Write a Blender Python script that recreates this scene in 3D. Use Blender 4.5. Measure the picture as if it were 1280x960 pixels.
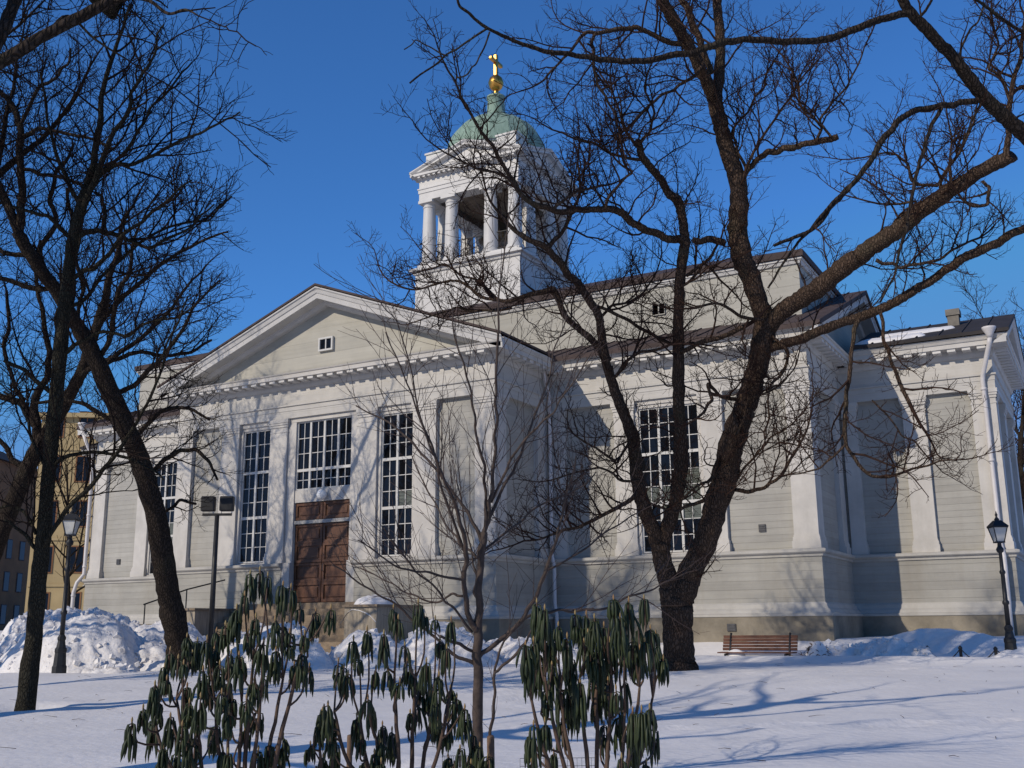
import bpy, math, random
from mathutils import Vector, Matrix, noise
import numpy as np

# ------------------------------------------------------------------ start, camera, light
for o in list(bpy.data.objects): bpy.data.objects.remove(o)
scene = bpy.context.scene
COL = scene.collection
PI = math.pi

ZO = 1.4                                             # camera height over the snow at its feet
CAM = Vector((21.6844, -26.2775, ZO))
FPX = 1326.235                                       # focal length in pixels of a 1280 px wide frame
_yaw, _pitch, _roll = -0.5099, 0.2255, -0.0082
FWD = Vector((math.sin(_yaw)*math.cos(_pitch), math.cos(_yaw)*math.cos(_pitch), math.sin(_pitch)))
_r = Vector((math.cos(_yaw), -math.sin(_yaw), 0)); _u = _r.cross(FWD)
RGT = _r*math.cos(_roll) + _u*math.sin(_roll)
UPV = _u*math.cos(_roll) - _r*math.sin(_roll)
cam_data = bpy.data.cameras.new("camera")
cam = bpy.data.objects.new("camera", cam_data); COL.objects.link(cam)
m = Matrix((RGT, UPV, -FWD)).transposed().to_4x4(); m.translation = CAM
cam.matrix_world = m
cam_data.sensor_width = 36; cam_data.lens = FPX/1280*36
cam_data.clip_start = 0.1; cam_data.clip_end = 2000
scene.camera = cam

SUN_EL = math.radians(30)
SUN_DIR = Vector((0.375, 1.0, 0)).normalized()*math.cos(SUN_EL) - Vector((0, 0, math.sin(SUN_EL)))   # where the light travels
world = bpy.data.worlds.new("World"); scene.world = world; world.use_nodes = True
wn = world.node_tree; wn.nodes.clear()
sky = wn.nodes.new("ShaderNodeTexSky"); sky.sky_type = 'NISHITA'; sky.sun_disc = False
sky.sun_elevation = SUN_EL
sky.sun_rotation = math.atan2(-SUN_DIR.x, -SUN_DIR.y)
sky.air_density = 1.0; sky.dust_density = 0.0; sky.ozone_density = 5.0; sky.altitude = 100
bg = wn.nodes.new("ShaderNodeBackground"); bg.inputs[1].default_value = 0.104
tint = wn.nodes.new("ShaderNodeVectorMath"); tint.operation = 'MULTIPLY'; tint.inputs[1].default_value = (0.78, 1.46, 2.12)   # clear polar-air blue
wo = wn.nodes.new("ShaderNodeOutputWorld")
wn.links.new(sky.outputs[0], tint.inputs[0]); cap = wn.nodes.new('ShaderNodeVectorMath'); cap.operation = 'MINIMUM'; cap.inputs[1].default_value = (2.0, 4.2, 9.2)   # even blue sky without a milky horizon
wn.links.new(tint.outputs[0], cap.inputs[0]); wn.links.new(cap.outputs[0], bg.inputs[0]); wn.links.new(bg.outputs[0], wo.inputs[0])
sun_data = bpy.data.lights.new("sun", 'SUN'); sun_data.energy = 5.0; sun_data.angle = math.radians(0.5)
sun_data.color = (1.0, 0.895, 0.75)
sun = bpy.data.objects.new("sun", sun_data); COL.objects.link(sun)
sun.rotation_euler = SUN_DIR.to_track_quat('-Z', 'Y').to_euler()
scene.view_settings.view_transform = 'Standard'; scene.view_settings.look = 'None'
scene.view_settings.exposure = -0.58; scene.view_settings.gamma = 1.0
scene.view_settings.use_curve_mapping = False

# ------------------------------------------------------------------ helpers
def at(px, py, d):
    """point seen at a pixel of the 1280x960 photograph, d metres along the view axis"""
    return CAM + (FWD*FPX + RGT*(px-640) - UPV*(py-480))*(d/FPX)

def gz0(x, y):
    z = ZO - 1.35 + 0.022*(y+26.28)
    if y > 1.0 and x > 6.0: z += 0.28*min(1, max(0, (y-1.9)/1.4))
    if -9 < x < 8: z += 0.30*min(1, max(0, (y+4.5)/3.5))*min(1, (x+9)/3, (8-x)/2)
    return z if y < 40 else ZO - 1.35 + 0.022*66.28
def gz(x, y):
    n = noise.noise(Vector((x*0.13, y*0.13, 3.1)))*0.11 + noise.noise(Vector((x*0.45, y*0.45, 7.7)))*0.045
    n += noise.noise(Vector((x*1.6, y*1.6, 1.7)))*0.018
    return gz0(x, y) + n

class MB:
    def __init__(s): s.v = []; s.f = []
    def quad(s, a, b, c, d):
        i = len(s.v); s.v += [a, b, c, d]; s.f.append((i, i+1, i+2, i+3))
    def poly(s, pts):
        i = len(s.v); s.v += list(pts); s.f.append(tuple(range(i, i+len(pts))))
    def box(s, x0, x1, y0, y1, z0, z1):
        i = len(s.v)
        s.v += [(x0,y0,z0),(x1,y0,z0),(x1,y1,z0),(x0,y1,z0),(x0,y0,z1),(x1,y0,z1),(x1,y1,z1),(x0,y1,z1)]
        s.f += [(i+3,i+2,i+1,i),(i+4,i+5,i+6,i+7),(i,i+1,i+5,i+4),(i+1,i+2,i+6,i+5),(i+2,i+3,i+7,i+6),(i+3,i,i+4,i+7)]
    def tube(s, pts, rad, n=6, cap=True):
        if len(pts) < 2: return
        i0 = len(s.v); prev = None
        cs = [(math.cos(2*PI*k/n), math.sin(2*PI*k/n)) for k in range(n)]
        L = len(pts)
        for k in range(L):
            a = pts[max(0, k-1)]; b = pts[min(L-1, k+1)]
            t = (b-a)
            if t.length < 1e-9: t = Vector((0,0,1))
            t.normalize()
            if prev is None:
                u = t.cross(Vector((0.31, 0.95, 0.05)))
                if u.length < 1e-3: u = t.cross(Vector((1,0,0)))
            else:
                u = prev - t*prev.dot(t)
                if u.length < 1e-6: u = t.cross(Vector((1,0,0)))
            u.normalize(); w = t.cross(u); prev = u
            p = pts[k]; r = rad[k]
            for c, q in cs:
                s.v.append((p.x+r*(c*u.x+q*w.x), p.y+r*(c*u.y+q*w.y), p.z+r*(c*u.z+q*w.z)))
        for k in range(L-1):
            A = i0+k*n; B = A+n
            for j in range(n):
                j2 = (j+1) % n
                s.f.append((A+j, A+j2, B+j2, B+j))
        if cap:
            s.f.append(tuple(i0+j for j in range(n-1, -1, -1)))
            s.f.append(tuple(i0+(L-1)*n+j for j in range(n)))
    def lathe(s, prof, n=20, c=(0,0,0)):
        i0 = len(s.v)
        for r, z in prof:
            for k in range(n):
                a = 2*PI*k/n; s.v.append((c[0]+r*math.cos(a), c[1]+r*math.sin(a), c[2]+z))
        for k in range(len(prof)-1):
            A = i0+k*n; B = A+n
            for j in range(n):
                j2 = (j+1) % n; s.f.append((A+j, A+j2, B+j2, B+j))
        s.f.append(tuple(i0+j for j in range(n-1, -1, -1)))
        s.f.append(tuple(i0+(len(prof)-1)*n+j for j in range(n)))
    def sweep(s, path, prof, closed=True, closeprof=False):
        """profile (out, z) swept along a plan outline, mitred; outward is to the right of travel"""
        n = len(path); cols = []
        for k in range(n):
            p = Vector(path[k]).to_2d() if len(path[k]) > 2 else Vector(path[k])
            def nor(a, b):
                d = (Vector(b)-Vector(a)).normalized(); return Vector((d.y, -d.x))
            n1 = nor(path[k-1], path[k]) if (closed or k > 0) else None
            n2 = nor(path[k], path[(k+1) % n]) if (closed or k < n-1) else None
            if n1 is None: mv = n2
            elif n2 is None: mv = n1
            else:
                b = n1+n2; mv = b/(1+n1.dot(n2))
            cols.append((p, mv))
        i0 = len(s.v); q = len(prof)
        for p, mv in cols:
            for off, z in prof: s.v.append((p.x+mv.x*off, p.y+mv.y*off, z))
        for k in range(n if closed else n-1):
            A = i0+k*q; B = i0+((k+1) % n)*q
            for j in range(q if closeprof else q-1):
                j2 = (j+1) % q
                s.f.append((A+j, B+j, B+j2, A+j2))
        if not closed and closeprof:
            s.f.append(tuple(i0+j for j in range(q-1, -1, -1))); s.f.append(tuple(i0+(n-1)*q+j for j in range(q)))
    def build(s, name, mat, parent=None, smooth=False, bevel=0):
        me = bpy.data.meshes.new(name)
        me.from_pydata([tuple(v) for v in s.v], [], s.f); me.validate(); me.update()
        if smooth: me.polygons.foreach_set('use_smooth', [True]*len(me.polygons))
        me.materials.append(mat)
        o = bpy.data.objects.new(name, me); COL.objects.link(o)
        if parent: o.parent = parent
        if bevel:
            b = o.modifiers.new('bevel', 'BEVEL'); b.width = bevel; b.segments = 2; b.limit_method = 'ANGLE'
        return o

def empty(name, loc=(0,0,0), rz=0):
    o = bpy.data.objects.new(name, None); COL.objects.link(o); o.location = loc; o.rotation_euler = (0,0,rz)
    o.empty_display_size = 0.3
    return o
def tag(o, label=None, cat=None, group=None, kind=None):
    if label: o['label'] = label
    if cat: o['category'] = cat
    if group: o['group'] = group
    if kind: o['kind'] = kind
    return o

# ------------------------------------------------------------------ materials
def mat(name, col, rough=0.7, var=0.12, vscale=2.0, bump=0.0, bscale=20.0, metal=0.0, spec=0.4, stretch=(1,1,1), col2=None, boards=0.0, board_depth=0.5, stain=0.0):
    M = bpy.data.materials.new(name); M.use_nodes = True
    nt = M.node_tree; N = nt.nodes; Lk = nt.links
    b = N['Principled BSDF']
    b.inputs['Roughness'].default_value = rough; b.inputs['Metallic'].default_value = metal
    b.inputs['Specular IOR Level'].default_value = spec
    tc = N.new('ShaderNodeTexCoord'); mp = N.new('ShaderNodeMapping'); mp.inputs['Scale'].default_value = stretch
    Lk.new(tc.outputs['Object'], mp.inputs[0])
    nz = N.new('ShaderNodeTexNoise'); nz.inputs['Scale'].default_value = vscale; nz.inputs['Detail'].default_value = 8; nz.inputs['Roughness'].default_value = 0.65
    Lk.new(mp.outputs[0], nz.inputs['Vector'])
    mx = N.new('ShaderNodeMix'); mx.data_type = 'RGBA'
    c2 = col2 if col2 else tuple(c*(1-2*var) for c in col)
    c1 = col if col2 else tuple(min(1, c*(1+var)) for c in col)
    mx.inputs['A'].default_value = (*c1, 1); mx.inputs['B'].default_value = (*c2, 1)
    rp = N.new('ShaderNodeMapRange'); rp.inputs['From Min'].default_value = 0.32; rp.inputs['From Max'].default_value = 0.68
    Lk.new(nz.outputs['Fac'], rp.inputs['Value']); Lk.new(rp.outputs[0], mx.inputs['Factor'])
    colout = mx.outputs['Result']; height = None
    if boards:
        sx = N.new('ShaderNodeSeparateXYZ'); Lk.new(tc.outputs['Object'], sx.inputs[0])
        dv = N.new('ShaderNodeMath'); dv.operation = 'DIVIDE'; dv.inputs[1].default_value = boards; Lk.new(sx.outputs['Z'], dv.inputs[0])
        fr = N.new('ShaderNodeMath'); fr.operation = 'FRACT'; Lk.new(dv.outputs[0], fr.inputs[0])
        fl = N.new('ShaderNodeMath'); fl.operation = 'FLOOR'; Lk.new(dv.outputs[0], fl.inputs[0])
        wnz = N.new('ShaderNodeTexWhiteNoise'); wnz.noise_dimensions = '1D'; Lk.new(fl.outputs[0], wnz.inputs['W'])
        hr = N.new('ShaderNodeValToRGB')
        e = hr.color_ramp.elements; e[0].position = 0.0; e[0].color = (0,0,0,1); e[1].position = 0.09; e[1].color = (1,1,1,1)
        e2 = hr.color_ramp.elements.new(0.97); e2.color = (0.85,0.85,0.85,1); e3 = hr.color_ramp.elements.new(1.0); e3.color = (0,0,0,1)
        Lk.new(fr.outputs[0], hr.inputs[0])
        # grain streaks along the boards, a little different tone per board
        st = N.new('ShaderNodeTexNoise'); st.inputs['Scale'].default_value = 1.0; st.inputs['Detail'].default_value = 6
        mp2 = N.new('ShaderNodeMapping'); mp2.inputs['Scale'].default_value = (0.7, 0.7, 14.0); Lk.new(tc.outputs['Object'], mp2.inputs[0]); Lk.new(mp2.outputs[0], st.inputs['Vector'])
        ad = N.new('ShaderNodeMath'); ad.operation = 'MULTIPLY_ADD'; ad.inputs[1].default_value = 0.10; ad.inputs[2].default_value = 0.90; Lk.new(wnz.outputs[0], ad.inputs[0])
        ad2 = N.new('ShaderNodeMath'); ad2.operation = 'MULTIPLY_ADD'; ad2.inputs[1].default_value = 0.30; ad2.inputs[2].default_value = 0.83; Lk.new(st.outputs['Fac'], ad2.inputs[0])
        mm = N.new('ShaderNodeMath'); mm.operation = 'MULTIPLY'; Lk.new(ad.outputs[0], mm.inputs[0]); Lk.new(ad2.outputs[0], mm.inputs[1])
        sc = N.new('ShaderNodeVectorMath'); sc.operation = 'SCALE'; Lk.new(colout, sc.inputs[0]); Lk.new(mm.outputs[0], sc.inputs['Scale'])
        colout = sc.outputs[0]; height = hr.outputs[0]
        bb = N.new('ShaderNodeBump'); bb.inputs['Strength'].default_value = board_depth; bb.inputs['Distance'].default_value = 0.02
        Lk.new(height, bb.inputs['Height']); Lk.new(bb.outputs[0], b.inputs['Normal'])
    if stain:
        sn = N.new('ShaderNodeTexNoise'); sn.inputs['Scale'].default_value = 0.55; sn.inputs['Detail'].default_value = 9; sn.inputs['Roughness'].default_value = 0.7
        smp = N.new('ShaderNodeMapping'); smp.inputs['Scale'].default_value = (2.6, 2.6, 0.5); Lk.new(tc.outputs['Object'], smp.inputs[0]); Lk.new(smp.outputs[0], sn.inputs['Vector'])
        r2 = N.new('ShaderNodeMapRange'); r2.inputs['From Min'].default_value = 0.5; r2.inputs['From Max'].default_value = 0.8; r2.inputs['To Max'].default_value = stain
        Lk.new(sn.outputs['Fac'], r2.inputs['Value'])
        m2 = N.new('ShaderNodeMix'); m2.data_type = 'RGBA'; m2.inputs['B'].default_value = (0.22, 0.19, 0.14, 1)
        Lk.new(r2.outputs[0], m2.inputs['Factor']); Lk.new(colout, m2.inputs['A']); colout = m2.outputs['Result']
    Lk.new(colout, b.inputs['Base Color'])
    if bump and not boards:
        n2 = N.new('ShaderNodeTexNoise'); n2.inputs['Scale'].default_value = bscale; n2.inputs['Detail'].default_value = 5; Lk.new(mp.outputs[0], n2.inputs['Vector'])
        bb = N.new('ShaderNodeBump'); bb.inputs['Strength'].default_value = bump; bb.inputs['Distance'].default_value = 0.03
        Lk.new(n2.outputs['Fac'], bb.inputs['Height']); Lk.new(bb.outputs[0], b.inputs['Normal'])
    return M

def bark_mat(name, col, dark, sc=9.0):
    M = bpy.data.materials.new(name); M.use_nodes = True; nt = M.node_tree; N = nt.nodes; Lk = nt.links
    b = N['Principled BSDF']; b.inputs['Roughness'].default_value = 0.95; b.inputs['Specular IOR Level'].default_value = 0.05
    tc = N.new('ShaderNodeTexCoord'); mp = N.new('ShaderNodeMapping'); mp.inputs['Scale'].default_value = (1.0, 1.0, 0.38); Lk.new(tc.outputs['Object'], mp.inputs[0])
    nz = N.new('ShaderNodeTexNoise'); nz.inputs['Scale'].default_value = 4.0; nz.inputs['Detail'].default_value = 4; Lk.new(mp.outputs[0], nz.inputs['Vector'])
    wv = N.new('ShaderNodeVectorMath'); wv.operation = 'MULTIPLY_ADD'; wv.inputs[1].default_value = (0.16, 0.16, 0.16); Lk.new(nz.outputs['Color'], wv.inputs[0]); Lk.new(mp.outputs[0], wv.inputs[2])
    vo = N.new('ShaderNodeTexVoronoi'); vo.feature = 'DISTANCE_TO_EDGE'; vo.inputs['Scale'].default_value = sc*2.6; Lk.new(wv.outputs[0], vo.inputs['Vector'])
    r = N.new('ShaderNodeMapRange'); r.inputs['From Max'].default_value = 0.22; Lk.new(vo.outputs['Distance'], r.inputs['Value'])
    n2 = N.new('ShaderNodeTexNoise'); n2.inputs['Scale'].default_value = sc*3; n2.inputs['Detail'].default_value = 6; n2.inputs['Roughness'].default_value = 0.7; Lk.new(mp.outputs[0], n2.inputs['Vector'])
    h = N.new('ShaderNodeMath'); h.operation = 'MULTIPLY_ADD'; h.inputs[1].default_value = 0.8; Lk.new(n2.outputs['Fac'], h.inputs[0]); Lk.new(r.outputs[0], h.inputs[2])
    mx = N.new('ShaderNodeMix'); mx.data_type = 'RGBA'; mx.inputs['A'].default_value = (*dark, 1); mx.inputs['B'].default_value = (*col, 1)
    h2 = N.new('ShaderNodeMapRange'); h2.inputs['From Min'].default_value = 0.25; h2.inputs['From Max'].default_value = 1.3; Lk.new(h.outputs[0], h2.inputs['Value']); Lk.new(h2.outputs[0], mx.inputs['Factor'])
    mo = N.new('ShaderNodeTexNoise'); mo.inputs['Scale'].default_value = 1.3; mo.inputs['Detail'].default_value = 5; Lk.new(tc.outputs['Object'], mo.inputs['Vector'])
    mr = N.new('ShaderNodeMapRange'); mr.inputs['From Min'].default_value = 0.55; mr.inputs['From Max'].default_value = 0.75; mr.inputs['To Max'].default_value = 0.5; Lk.new(mo.outputs['Fac'], mr.inputs['Value'])
    m2 = N.new('ShaderNodeMix'); m2.data_type = 'RGBA'; m2.inputs['B'].default_value = (0.075, 0.070, 0.045, 1); Lk.new(mr.outputs[0], m2.inputs['Factor']); Lk.new(mx.outputs['Result'], m2.inputs['A'])
    Lk.new(m2.outputs['Result'], b.inputs['Base Color'])
    bb = N.new('ShaderNodeBump'); bb.inputs['Strength'].default_value = 1.0; bb.inputs['Distance'].default_value = 0.022; Lk.new(h.outputs[0], bb.inputs['Height']); Lk.new(bb.outputs[0], b.inputs['Normal'])
    return M

def snow_mat(name, dirt=0.0):
    M = mat(name, (0.73, 0.705, 0.685), rough=0.65, var=0.03, vscale=1.0, bump=0.6 if dirt else 0.5, bscale=6.0 if dirt else 9.0, spec=0.3)
    nt = M.node_tree; b = nt.nodes['Principled BSDF']
    for n_ in nt.nodes:
        if n_.type == 'BUMP' and dirt: n_.inputs['Distance'].default_value = 0.09
    if dirt:
        N = nt.nodes; tc = [n for n in N if n.type == 'TEX_COORD'][0]
        src = b.inputs['Base Color'].links[0].from_socket
        d = N.new('ShaderNodeTexNoise'); d.inputs['Scale'].default_value = 0.9; d.inputs['Detail'].default_value = 12; d.inputs['Roughness'].default_value = 0.75
        nt.links.new(tc.outputs['Object'], d.inputs['Vector'])
        r = N.new('ShaderNodeMapRange'); r.inputs['From Min'].default_value = 0.56; r.inputs['From Max'].default_value = 0.78; r.inputs['To Max'].default_value = dirt
        nt.links.new(d.outputs['Fac'], r.inputs['Value'])
        m2 = N.new('ShaderNodeMix'); m2.data_type = 'RGBA'; m2.inputs['B'].default_value = (0.30, 0.24, 0.18, 1)
        nt.links.new(r.outputs[0], m2.inputs['Factor']); nt.links.new(src, m2.inputs['A']); nt.links.new(m2.outputs['Result'], b.inputs['Base Color'])
    return M

M = {}
M['wall'] = mat('wall_boards', (0.375, 0.36, 0.32), 0.75, 0.07, 0.8, boards=0.19, stain=0.38)
M['lowwall'] = mat('lower_wall_boards', (0.335, 0.322, 0.285), 0.75, 0.08, 0.9, boards=0.24, stain=0.42)
M['attic'] = mat('cream_boards', (0.43, 0.41, 0.35), 0.75, 0.06, 0.7, boards=0.44, board_depth=0.35, stain=0.10)
M['trim'] = mat('white_trim', (0.505, 0.48, 0.44), 0.65, 0.08, 1.2, stain=0.34, bump=0.08, bscale=14)
M['frieze'] = mat('frieze_boards', (0.51, 0.487, 0.445), 0.65, 0.06, 0.9, boards=0.30, board_depth=0.2, stain=0.28)
M['lowtrim'] = mat('weathered_base_trim', (0.41, 0.392, 0.355), 0.7, 0.08, 1.2, stain=0.35, bump=0.08, bscale=14)
M['white'] = mat('white_paint', (0.57, 0.55, 0.515), 0.55, 0.05, 1.5)
M['soffit'] = mat('soffit_paint', (0.48, 0.465, 0.44), 0.7, 0.06)
M['plinth'] = mat('plinth_stone', (0.235, 0.205, 0.155), 0.85, 0.18, 1.4, bump=0.25, bscale=12)
M['brick'] = mat('step_stone', (0.25, 0.19, 0.13), 0.85, 0.2, 2.5, bump=0.4, bscale=10)
M['cheek'] = mat('cheek_stone', (0.34, 0.29, 0.22), 0.85, 0.18, 3.0, bump=0.3, bscale=10, stretch=(6,6,0.6))
M['roof'] = mat('dark_metal_roof', (0.042, 0.037, 0.036), 0.75, 0.15, 1.5, spec=0.15)
M['roof_brown'] = mat('brown_metal_roof', (0.075, 0.055, 0.050), 0.75, 0.15, 1.5, spec=0.15)
M['glass'] = mat('window_glass', (0.006, 0.0065, 0.008), 0.03, 0.1, spec=0.4)
M['paleglass'] = mat('curtained_window_glass', (0.13, 0.14, 0.115), 0.06, 0.35, 9, stretch=(0.4,0.4,5))
M['frame'] = mat('window_frame_paint', (0.53, 0.52, 0.49), 0.5, 0.05)
M['door'] = mat('varnished_door', (0.105, 0.044, 0.020), 0.45, 0.22, 2.5, stretch=(6,6,0.8), bump=0.1)
M['doortrim'] = mat('grey_sill', (0.35, 0.34, 0.32), 0.6)
M['copper'] = mat('green_copper', (0.26, 0.355, 0.275), 0.7, 0.2, 2.2, col2=(0.15, 0.225, 0.17), bump=0.1, stretch=(2,2,0.6))
M['gold'] = mat('gilded_metal', (0.62, 0.33, 0.075), 0.33, 0.05, metal=1.0)
M['pipe'] = mat('painted_pipe', (0.58, 0.55, 0.53), 0.45, 0.05)
M['iron'] = mat('black_iron', (0.018, 0.018, 0.019), 0.5, 0.2, 8)
M['greyiron'] = mat('grey_iron', (0.07, 0.07, 0.075), 0.5, 0.2, 8)
M['lampglass'] = mat('lamp_glass', (0.50, 0.50, 0.47), 0.2, 0.05)
M['globe'] = mat('white_globe', (0.80, 0.80, 0.78), 0.25, 0.02)
M['snow'] = snow_mat('snow'); M['dirtysnow'] = snow_mat('ploughed_snow', 0.7)
M['bark'] = bark_mat('maple_bark', (0.100, 0.068, 0.049), (0.034, 0.024, 0.018), 9)
M['bark2'] = bark_mat('linden_bark', (0.048, 0.037, 0.030), (0.018, 0.015, 0.012), 8)
M['bark3'] = bark_mat('grey_green_bark', (0.046, 0.042, 0.031), (0.027, 0.025, 0.020), 12)
M['twig'] = mat('twigs', (0.046, 0.028, 0.022), 1.0, 0.2, 5, spec=0.0)
M['twig2'] = mat('dark_twigs', (0.024, 0.018, 0.016), 1.0, 0.2, 5, spec=0.0)
M['youngbark'] = mat('young_bark', (0.060, 0.041, 0.031), 0.75, 0.25, 12, bump=0.3, bscale=30)
M['youngtwig'] = mat('young_twigs', (0.055, 0.034, 0.027), 0.75, 0.2, 8)
M['leaf'] = mat('rhododendron_leaf', (0.034, 0.046, 0.014), 0.5, 0.3, 14, col2=(0.010, 0.017, 0.007), spec=0.3)
M['bud'] = mat('rhododendron_bud', (0.26, 0.22, 0.085), 0.6, 0.25, 20, col2=(0.24, 0.12, 0.05))
M['stem'] = mat('rhododendron_stem', (0.085, 0.052, 0.034), 0.75, 0.25, 15)
M['wood'] = mat('weathered_red_wood', (0.135, 0.058, 0.036), 0.75, 0.25, 4, stretch=(1,8,8), bump=0.2)
M['stake'] = mat('wooden_stake', (0.16, 0.095, 0.055), 0.8, 0.25, 8, bump=0.3)
M['wire'] = mat('green_wire', (0.025, 0.03, 0.03), 0.5)
M['debris'] = mat('brown_debris', (0.12, 0.07, 0.045), 0.9, 0.35, 8)
M['yellow'] = mat('yellow_plaster', (0.42, 0.31, 0.15), 0.85, 0.10, 0.4, stain=0.15)
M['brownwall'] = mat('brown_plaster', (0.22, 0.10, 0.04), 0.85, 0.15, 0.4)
M['chimney'] = mat('chimney_plaster', (0.20, 0.18, 0.15), 0.85, 0.15, 3)

# ------------------------------------------------------------------ ground
def build_ground():
    def axis(lo, hi, step, far):
        a = list(np.arange(lo, hi, step)); s = step
        L = []; x = lo
        while x > -far: s *= 1.22; x -= s; L.append(x)
        s = step; H = []; x = a[-1]
        while x < far: s *= 1.22; x += s; H.append(x)
        return L[::-1] + a + H
    X = axis(-14, 27, 0.22, 320); Y = axis(-24, 4.2, 0.22, 320)
    ft = []                                            # old foot prints across the snow
    for k in range(16):
        p = at(596+k*11, 866+k*2.4-0.02*k*k, 1); d = (p-CAM)
        t = (ZO-1.12-CAM.z)/d.z
        q = CAM+d*t; ft.append((q.x+(0.13 if k % 2 else -0.13), q.y))
    for (sx, sy, ex, ey) in ((9.5,-11,19.5,-3.5),(16,-15.5,24,-10.5)):
        n = int(math.hypot(ex-sx, ey-sy)/0.62)
        for k in range(n):
            t = k/n; ft.append((sx+(ex-sx)*t+0.5*math.sin(t*5)+(0.12 if k % 2 else -0.12), sy+(ey-sy)*t))
    wells = [(13.66,-5.06,0.62),(7.27,-15.47,0.42),(16.3,-18.9,0.25)]
    mb = MB(); nx = len(X)
    for y in Y:
        for x in X:
            z = gz(x, y) if abs(x) < 90 and abs(y) < 90 else gz0(x, y)
            if -14 < x < 27 and -24 < y < 4:
                for fx, fy in ft:
                    dd = (x-fx)**2+(y-fy)**2
                    if dd < 0.36: z -= 0.10*math.exp(-dd/0.03) - 0.035*math.exp(-((math.sqrt(dd)-0.3)/0.1)**2)
                for wx, wy, wr in wells:
                    dd = math.hypot(x-wx, y-wy)
                    if dd < 3: z += -0.22*math.exp(-(dd/wr)**2)+0.07*math.exp(-((dd-wr*1.5)/0.35)**2)
                # trodden path past the bench and a soft lip on its near side
                if x > 8.0:
                    py = 0.9 - 0.03*(x-13) ; w = min(1, (x-8.0)/2.5)
                    z -= 0.13*w*math.exp(-((y-py)/0.6)**2); z += 0.12*w*math.exp(-((y-py+1.5)/0.6)**2)
            mb.v.append((x, y, z))
    for j in range(len(Y)-1):
        for i in range(nx-1):
            a = j*nx+i; mb.f.append((a, a+1, a+nx+1, a+nx))
    tag(mb.build('snow_ground', M['snow'], smooth=True), kind='structure')
build_ground()

def snow_pile(label, cx, cy, rx, ry, h, rot=0, seed=0, material='dirtysnow', lump=0.28, step=0.06, group=None, power=1.0, zb=None, name='snow_pile', cat='snow pile'):
    mb = MB(); nx = int(2*rx/step)+1; ny = int(2*ry/step)+1
    ca, sa = math.cos(rot), math.sin(rot)
    zc = gz(cx, cy) if zb is None else zb
    for j in range(ny):
        for i in range(nx):
            u = -1+2*i/(nx-1); v = -1+2*j/(ny-1)
            r = math.sqrt(u*u+v*v)
            th = math.atan2(v, u); edge = 0.86+0.14*noise.noise(Vector((math.cos(th)*1.6, math.sin(th)*1.6, seed)))
            r2 = r/edge
            b = max(0.0, 1-r2*r2)**power
            x = u*rx; y = v*ry
            wv = Vector((x, y, 0)) + 0.25*noise.noise_vector(Vector((x*1.3, y*1.3, seed)))
            def chunk(f, o):
                dd = noise.voronoi(Vector((wv.x*f, wv.y*f, seed+o)))[0]; return 0.55-dd[0] + 0.35*min(0.4, dd[1]-dd[0])
            n = noise.noise(Vector((x*0.9, y*0.9, seed+3.3)))*0.8 + chunk(1.1, 2)*0.8 + chunk(2.7, 5)*0.6 + chunk(5.5, 7)*0.40 + chunk(10.0, 4)*0.20
            z = h*b*(1+0.35*noise.noise(Vector((x*0.55, y*0.55, seed+1)))) + lump*n*min(1, b*2.6)
            if r2 > 1: z = -0.25*(r2-1)*3
            wx = cx+x*ca-y*sa; wy = cy+x*sa+y*ca
            g = (gz(wx, wy) if zb is None else zb)
            mb.v.append((x, y, g-zc+z-0.06 if zb is None else z))
    for j in range(ny-1):
        for i in range(nx-1):
            a = j*nx+i; mb.f.append((a, a+1, a+nx+1, a+nx))
    o = mb.build(name, M[material], smooth=True); o.location = (cx, cy, zc); o.rotation_euler = (0,0,rot)
    if material == 'dirtysnow':
        rng = random.Random(seed+500); cl = MB(); n = int(45*rx*ry)
        good = [v for v in mb.v if v[2] > 0.04]
        for k in range(n):
            v = rng.choice(good); sz = 0.015+0.085*rng.random()**4; i0 = len(cl.v)
            Rm = Matrix.Rotation(rng.uniform(0,6), 3, Vector((rng.gauss(0,1), rng.gauss(0,1), rng.gauss(0,1))).normalized())
            for a in (-1,1):
                for b_ in (-1,1):
                    for c_ in (-1,1):
                        q = Rm @ Vector((a*sz*rng.uniform(.5,1.1), b_*sz*rng.uniform(.5,1.0), c_*sz*rng.uniform(.4,.9))); cl.v.append((v[0]+q.x, v[1]+q.y, v[2]+q.z+sz*0.25))
            cl.f += [(i0,i0+1,i0+3,i0+2),(i0+4,i0+6,i0+7,i0+5),(i0,i0+4,i0+5,i0+1),(i0+2,i0+3,i0+7,i0+6),(i0,i0+2,i0+6,i0+4),(i0+1,i0+5,i0+7,i0+3)]
        co = cl.build('snow_clods', M[material], o, bevel=0.012); co['kind'] = 'stuff'
    return tag(o, label, cat, group)

# ------------------------------------------------------------------ church
D1, D2, D3, DT, YC = 3.392, 7.18, 5.0, 8.75, 10.3
B1, B2 = 2*YC-D1, 2*YC-D2
WP, X1, X2 = 6.4, 14.7, 19.2
church = empty('church', (0, 0, ZO))
tag(church, 'white and grey wooden neoclassical church with pedimented portico, columned belfry and green copper dome', 'church')
G0 = -1.6
PLAN = [(-WP,0),(WP,0),(WP,D1),(X1,D1),(X1,D2),(X2,D2),(X2,B2),(X1,B2),(X1,B1),(-X1,B1),(-X1,B2),(-X2,B2),(-X2,D2),(-X1,D2),(-X1,D1),(-WP,D1)]
DOORX = 1.45
OPENPLAN = [(DOORX,0)] + PLAN[1:] + [PLAN[0], (-DOORX,0)]
def sweep(name, prof, material, closed=True, plan=None, parent=church):
    mb = MB(); mb.sweep(plan or (PLAN if closed else OPENPLAN), prof, closed=closed, closeprof=not closed and len(prof) > 3); return mb.build(name, M[material], parent)
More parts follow.
